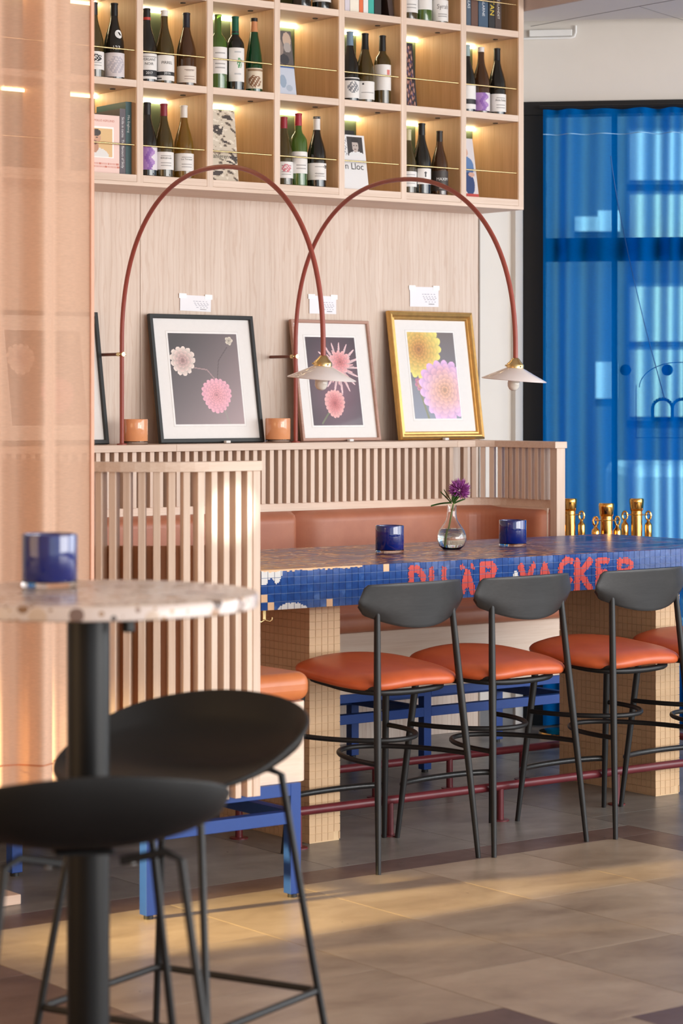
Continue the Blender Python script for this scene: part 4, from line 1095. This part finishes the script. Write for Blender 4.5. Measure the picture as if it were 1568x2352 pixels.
# ------------------------------------------------------------------ bar chairs
def bar_chair(x, label):
    t = thing('bar_chair', label, 'bar chair', (x, 6.265, 0), R(3.5), 'counter chairs along the bar table')
    for s in (-1, 1):
        MB().tube([(s * .217, -.235, 0), (s * .203, -.217, .22), (s * .184, -.193, .5), (s * .165, -.170, .78), (s * .160, -.164, .86)], [.0085, .0105, .0125, .0105, .0095], 14).build('leg', M_black, t)
        MB().tube([(s * .222, .235, 0), (s * .208, .216, .2), (s * .180, .178, .585)], [.0085, .0110, .0125], 14).build('leg', M_black, t)
    def bk(u, v):
        s = 2 * u - 1
        hw = .200 + .017 * min(1, (1 - v) / .62) - .018 * max(0, (.3 - v) / .3) ** 1.5
        zlo = .764 + .054 * abs(s) ** 2.1; zhi = .912 - .006 * s * s
        c = (1 - abs(s)) ; k = 1.0
        ez = min(1, c / .06)
        zlo += .016 * (1 - ez) ** 2; zhi -= .012 * (1 - ez) ** 2
        z = zlo + (zhi - zlo) * v
        return (hw * s * 1.02, -.206 + .062 * s * s - .02 * (z - .77) / .14 + .012, z)
    b = MB().grid(40, 14, bk).build('backrest', M_blackwood, t)
    so_ = b.modifiers.new('solid', 'SOLIDIFY'); so_.thickness = .011; so_.offset = 1
    bv = b.modifiers.new('bevel', 'BEVEL'); bv.width = .003; bv.segments = 2; bv.limit_method = 'ANGLE'
    def outline(a, k=1.0):
        ca, sa = math.cos(a), math.sin(a); n = 4.4
        r = (abs(ca) ** n + abs(sa) ** n) ** (-1 / n)
        xx, yy = r * ca, r * sa
        hw = .237 - .03 * max(0, -yy) ** 2
        return xx * hw * k, yy * .212 * k + .015
    def top(xx, yy): return .626 + .018 * (yy / .21) + .018 * abs(xx / .24) ** 2.2 * (1 if yy > 0 else .25) * 0 + .010 * math.cos(min(1, abs(xx) / .24) * PI) * .6
    rings = [(0, 0), (.25, 0), (.5, 0), (.7, 0), (.84, -.001), (.92, -.004), (.97, -.010), (.995, -.018), (1, -.026), (.99, -.034), (.96, -.040), (.9, -.043), (0, -.043)]
    na_ = 48; vs = []; fs = []
    for k, dz in rings:
        for i in range(na_):
            a = 2 * PI * i / na_; xx, yy = outline(a, k); vs.append((xx, yy, top(xx, yy) + dz + (.004 if k < .9 else 0)))
    for q in range(len(rings) - 1):
        for i in range(na_): fs.append((q * na_ + i, q * na_ + (i + 1) % na_, (q + 1) * na_ + (i + 1) % na_, (q + 1) * na_ + i))
    MB().add(vs, fs, True).build('seat', M_leather_o, t)
    MB().tube([(outline(2 * PI * i / 40, .80)[0], outline(2 * PI * i / 40, .80)[1], .572 + .018 * math.sin(2 * PI * i / 40)) for i in range(40)], .011, 10, closed=True).build('seat_frame', M_black, t)
    for s in (-1, 1): MB().tube([(s * .178, -.185, .575), (s * .19, -.10, .572)], .009, 10).build('frame_bracket', M_black, t)
    MB().tube([(.196 * math.cos(a), -.206 + .35 * math.sin(a), .340) for a in np.linspace(PI, 0, 33)], .0085, 10).build('back_hoop', M_black, t)
    MB().tube([(.198 * math.cos(a), .198 - .30 * math.sin(a), .392) for a in np.linspace(PI, 0, 33)], .0085, 10).build('front_hoop', M_black, t)
    MB().tube([(.209 * math.cos(a), .218 + .05 * math.sin(a), .182) for a in np.linspace(PI, 0, 25)], .0105, 10).build('foot_bar', plain('worn_black_metal', (60, 60, 60), .3, .7, .2, 90), t)
    return t
c0 = bar_chair(4.862, 'leftmost bar chair at the mosaic table, its orange seat fully in view')
index_children()
for x, lab in ((5.340, 'second bar chair from the left, black backrest below the letters, orange seat'), (5.882, 'third bar chair, in front of the right-hand tiled plinth'), (6.385, 'bar chair cut off by the right edge of the photo')):
    c = copy_tree(c0); c.location = (x, 6.265, 0); c['label'] = lab

# ------------------------------------------------------------------ arched lamps
def arched_lamp(pole, lamp, zpk, label):
    t = thing('arched_lamp', label, 'lamp', (pole[0], pole[1], LZ), 0, 'arched wall lamps over the bar table')
    dx, dy = lamp[0] - pole[0], lamp[1] - pole[1]; zl_ = lamp[2] - LZ
    zs = 1.70 - LZ
    pts = [(0, 0, 0), (0, 0, .1), (0, 0, .2), (0, 0, .3)]
    for a in np.linspace(0, PI, 61):
        s = .5 - .5 * math.copysign(abs(math.cos(a)) ** .92, math.cos(a))
        base = zs * (1 - s) + (zl_ + .03) * s
        pts.append((dx * s, dy * s, base + (zpk - LZ - .5 * (zs + zl_)) * math.sin(a) ** .86))
    pts.append((dx, dy, zl_))
    MB().tube(pts, .0088, 14).build('arched_tube', M_terracotta, t)
    MB().lathe([(0, 0), (.02, 0), (.02, .004), (.009, .006)], 20).build('foot_flange', M_terracotta, t)
    MB().tube([(0, 0, 1.675 - LZ), (0, 8.372 - pole[1], 1.675 - LZ)], .0065, 12).build('wall_bracket', plain('brown_leather_wrap', (120, 66, 46), .5), t)
    MB().tube([(0, -.013, 1.675 - LZ), (0, .03, 1.675 - LZ)], .0085, 12).tube([(-.016, 0, 1.675 - LZ), (.016, 0, 1.675 - LZ)], .006, 10).build('brass_clamp', M_brass, t)
    sd = bpy.data.objects.new('lamp_head', None); COL.objects.link(sd); sd.parent = t; sd.location = (dx, dy, zl_); sd.rotation_euler = (R(4), R(2.5), R(0))
    MB().lathe([(.0088, .014), (.012, .012), (.022, 0), (.030, -.008), (.0315, -.010), (.0315, -.022), (.029, -.024), (0, -.024)], 28).build('brass_gallery', M_brass, sd)
    for a in (.5, 2.6, 4.7): MB().tube([(.030 * math.cos(a), .030 * math.sin(a), -.016), (.037 * math.cos(a), .037 * math.sin(a), -.016)], .003, 8).build('screw', M_brass, sd)
    MB().lathe([(.026, -.022), (.034, -.024), (.070, -.042), (.1165, -.064), (.118, -.066), (.1165, -.068), (.070, -.046), (.026, -.026)], 48).build('shade', M_opal, sd)
    MB().lathe([(.012, -.024), (.013, -.050), (.0195, -.062), (.0225, -.077), (.0218, -.089), (.0155, -.100), (.007, -.1045), (0, -.105)], 24).build('bulb', M_bulb, sd)
    return t
arched_lamp((5.056, 8.19), (4.872, 6.597, 1.632), 2.335, 'left arched lamp with terracotta tube, its shade before the pink-wood picture')
arched_lamp((5.905, 8.19), (5.722, 6.583, 1.632), 2.335, 'right arched lamp with terracotta tube, its shade before the black door frame')

# ------------------------------------------------------------------ candle glasses, vase
def candle_glass(x, y, z, mat, label, group, s=1.0):
    t = thing('candle_glass', label, 'candle holder', (x, y, z), rnd.uniform(0, 3), group); t.scale = (s, s, s)
    MB().lathe([(.0, .011), (.050, .011), (.0525, .014), (.0525, .098), (.0515, .101), (.0495, .101), (.0485, .098), (.0485, .018), (0, .018)], 40).build('glass_cup', mat, t)
    MB().lathe([(0, 0), (.050, 0), (.0525, .003), (.0525, .0135), (.050, .0108), (0, .0108)], 40).build('thick_base', M_thickbase, t)
    return t
candle_glass(5.452, 6.973, T1, M_blueglass, 'cobalt blue candle glass on the bar table left of the vase', 'blue candle glasses')
candle_glass(6.07, 7.0, T1, M_blueglass, 'cobalt blue candle glass on the bar table right of the vase', 'blue candle glasses')
candle_glass(5.13, 8.212, LZ, M_peachglass, 'peach candle glass between the left lamp pole and the black frame', 'peach candle glasses')
candle_glass(5.83, 8.212, LZ, M_peachglass, 'peach candle glass at the foot of the right lamp pole', 'peach candle glasses')
va = thing('flower_vase', 'round clear glass flask vase half full of water on the bar table', 'vase', (5.76, 6.99, T1))
o_ = [(.0, .0), (.028, 0), (.034, .002), (.048, .015), (.0555, .036), (.0555, .050), (.048, .072), (.034, .092), (.022, .110), (.018, .126), (.0172, .158), (.0195, .166)]
i_ = [(.0178, .166), (.0157, .158), (.0165, .126), (.0205, .110), (.0325, .0915), (.0465, .0715), (.054, .050), (.054, .036), (.0465, .016), (.033, .005), (0, .004)]
MB().lathe(o_ + i_, 36).build('glass_flask', M_clear, va)
MB().lathe([(0, .0055), (.032, .0065), (.0455, .0175), (.0528, .036), (.0528, .050), (.0455, .070), (.040, .078), (0, .078)], 36).build('water', M_water, va)
fw = thing('clover_flower', 'purple clover flower with green leaves standing in the glass vase', 'flower', (5.76, 6.99, T1))
hd = Vector((.022, -.018, .222))
MB().tube([(-.022, .008, .012), (-.014, .004, .07), (-.002, 0, .13), (.004, -.004, .168), (.016, -.014, .205)], .0032, 8).build('stem', M_stem, fw)
ps = MB(); frd = random.Random(9)
for k in range(330):
    zz = 1 - 1.75 * (k + .5) / 330; a = k * 2.399963
    rr = math.sqrt(max(0, 1 - zz * zz)); dv = Vector((rr * math.cos(a), rr * math.sin(a), zz)) + Vector((frd.uniform(-.2, .2), frd.uniform(-.2, .2), frd.uniform(-.2, .2))); dv.normalize()
    L_ = frd.uniform(.036, .049); p0 = hd + dv * .012; p1 = hd + dv * L_ * .72; p2 = hd + dv * L_ + Vector((0, 0, .004))
    sd_ = dv.cross(Vector((frd.uniform(-1, 1), frd.uniform(-1, 1), frd.uniform(-1, 1)))).normalized()
    w_ = .0028
    ps.add([p0 - sd_ * .001, p0 + sd_ * .001, p1 + sd_ * w_, p2, p1 - sd_ * w_, (p1 + dv.cross(sd_) * .0016)], [(0, 1, 5), (1, 2, 5), (2, 3, 5), (3, 4, 5), (4, 0, 5)])
stuff(ps.build('petals', M_clover, fw))
def leaf(p, d, L_, w_, sag):
    d = Vector(d).normalized(); side = d.cross(Vector((0, 0, 1))).normalized(); p = Vector(p)
    def fn(u, v):
        s = 2 * v - 1; q = p + d * L_ * u + Vector((0, 0, -sag * u * u + .006 * abs(s))) + side * s * w_ * math.sin(PI * min(.98, .04 + u) ** .8)
        return tuple(q)
    return MB().grid(10, 4, fn).build('leaf', M_leaf, fw)
leaf((.0, 0, .172), (-.78, .58, .0), .078, .012, .012); leaf((.0, 0, .170), (-.6, .4, .75), .06, .010, .0)
leaf((.004, -.004, .168), (.75, -.5, .45), .05, .010, .004); leaf((.004, -.004, .17), (-.2, -.5, .9), .05, .010, .0); leaf((.006, -.004, .17), (.3, -.6, .8), .05, .010, .004)
leaf((.0, 0, .175), (-.45, .3, .85), .055, .008, .0)

# ------------------------------------------------------------------ round terrazzo table
rt = thing('round_bar_table', 'round terrazzo bar table on a thick black steel column', 'table', (2.299, 3.841, 0))
MB().lathe([(0, 1.116), (.309, 1.116), (.312, 1.118), (.313, 1.138), (.310, 1.142), (.304, 1.143), (0, 1.143)], 96).build('table_top', M_terrazzo, rt)
MB().lathe([(0, .012), (.0395, .012), (.0395, 1.110), (0, 1.110)], 40).build('column', plain('satin_black_steel', (15, 15, 16), .38), rt)
MB().lathe([(0, 0), (.22, 0), (.22, .010), (.05, .014), (0, .014)], 48).build('base_plate', M_black, rt)
MB().lathe([(0, 1.107), (.12, 1.107), (.12, 1.116), (0, 1.116)], 32).build('top_plate', M_black, rt)
MB().box(.046, .064, -.06, -.04, 1.070, 1.10).build('bag_hook', M_black, rt, bevel=.003)
p_ = (2.30, 3.985)
candle_glass(p_[0], p_[1], 1.143, M_blueglass, 'cobalt blue candle glass on the round terrazzo table', 'blue candle glasses')

# ------------------------------------------------------------------ black shell stools
def shell_stool(x, y, rz, label, zs=.742):
    """local -y is the open front, the raised back is at +y"""
    t = thing('shell_stool', label, 'stool', (x, y, 0), rz, 'black shell stools at the round table')
    def rim(a):
        ca, sa = math.cos(a), math.sin(a); n = 2.5
        r = (abs(ca) ** n + abs(sa) ** n) ** (-1 / n)
        return .252 * r * ca, .225 * r * sa - .0
    def fn(u, v):
        a = 2 * PI * u; rx, ry = rim(a); k = v
        b = ((math.sin(a) + 1) / 2) ** 1.3
        hr = .150 * b - .012 * (1 - b) ** 6
        prof = 1 - max(0, 1 - k ** 2.6) ** .52
        sp = .62 + .38 * min(1, k / .5) if k < .5 else 1
        return (rx * k, ry * k, hr * prof + .004 * math.cos(a * 2) * k)
    s = MB().grid(64, 18, lambda u, v: fn(u, .02 + .98 * v), closed=True)
    s.f.append(tuple(range(63, -1, -1))); s.s.append(True)
    o = s.build('seat_shell', M_blackplastic, t, (0, 0, zs))
    so_ = o.modifiers.new('solid', 'SOLIDIFY'); so_.thickness = .009; so_.offset = -1
    bv = o.modifiers.new('bevel', 'BEVEL'); bv.width = .003; bv.segments = 2; bv.limit_method = 'ANGLE'; bv.angle_limit = R(60)
    top, ft, fl_ = .142, .205, .238
    zf = .29
    r_ = .0075
    for sx in (-1, 1):
        for sy in (-1, 1):
            k = zf / (zs - .012)
            MB().tube([(sx * top * .35, sy * top * .8, zs - .012), (sx * top * .85, sy * top * .95, zs + (.004 if sy > 0 else -.013)), (sx * (top + .004), sy * (top + .004), zs - (.008 if sy > 0 else .026)), (sx * (fl_ - (fl_ - top) * .5), sy * (fl_ - (fl_ - top) * .5), zs * .5), (sx * fl_, sy * fl_, 0)], r_, 10).build('leg', M_black, t)
    e = fl_ - (fl_ - top) * zf / zs
    q = []
    for (px_, py_, a0) in ((e - .02, -e + .02, -90), (e - .02, e - .02, 0), (-e + .02, e - .02, 90), (-e + .02, -e + .02, 180)):
        for k in range(5): a = R(a0 + 22.5 * k); q.append((px_ + .02 * math.cos(a), py_ + .02 * math.sin(a), zf))
    MB().tube(q, r_, 10, closed=True).build('footrest', M_black, t)
    MB().box(-.05, .05, -.05, .05, -.013, -.006).build('seat_plate', M_black, t, (0, 0, zs), bevel=.003)
    for sx in (-1, 1): MB().lathe([(0, -.006), (.006, -.006), (.006, 0), (0, 0)], 10).build('screw', plain('steel', (190, 190, 190), .25, 1), t, (sx * .07, .11, zs - .012))
    return t
shell_stool(2.665, 4.09, R(-68), 'black shell stool behind the column of the round table, hollow seat in view')
shell_stool(2.117, 3.560, R(157), 'black shell stool nearest the camera, its curved back towards us')

# ------------------------------------------------------------------ stanchions
def stanchion(x, y, label, rz):
    t = thing('rope_stanchion', label, 'stanchion', (x, y, 0), rz, 'brass rope stanchions by the blue curtain')
    MB().lathe([(0, 0), (.137, 0), (.140, .008), (.137, .022), (.05, .034), (.026, .04), (.0255, .998), (.0255, 1.0), (0, 1.0)], 32).build('post', M_gold, t)
    MB().lathe([(.0255, 1.000), (.029, 1.004), (.0325, 1.040), (.0325, 1.052), (.030, 1.056), (0, 1.056)], 32).build('cap', M_gold, t)
    MB().lathe([(.0235, .982), (.055, .983), (.056, .985), (.055, .987), (.0235, .987)], 32).build('collar', M_gold, t)
    for a in (0, PI):
        ca, sa = math.cos(a), math.sin(a)
        b = bpy.data.objects.new('rope_end', None); COL.objects.link(b); b.parent = t; b.location = (.052 * ca, .052 * sa, .955)
        MB().tube([(.011 * math.cos(q), 0, .024 + .019 * math.sin(q)) for q in np.linspace(0, 2 * PI, 20, endpoint=False)], .0045, 8, closed=True).build('snap_hook', M_gold, b)
        MB().lathe([(0, .008), (.006, .006), (.008, -.004), (.015, -.012), (.0168, -.02), (.0168, -.085), (.015, -.09), (0, -.09)], 20).build('bell_end', M_gold, b)
    return t
stanchion(7.255, 7.98, 'brass rope stanchion nearest the slatted bench end', R(-40))
stanchion(7.05, 7.525, 'brass rope stanchion in the middle of the three, closest to the table', R(-15))
stanchion(7.49, 7.80, 'rightmost brass rope stanchion before the blue curtain', R(-40))
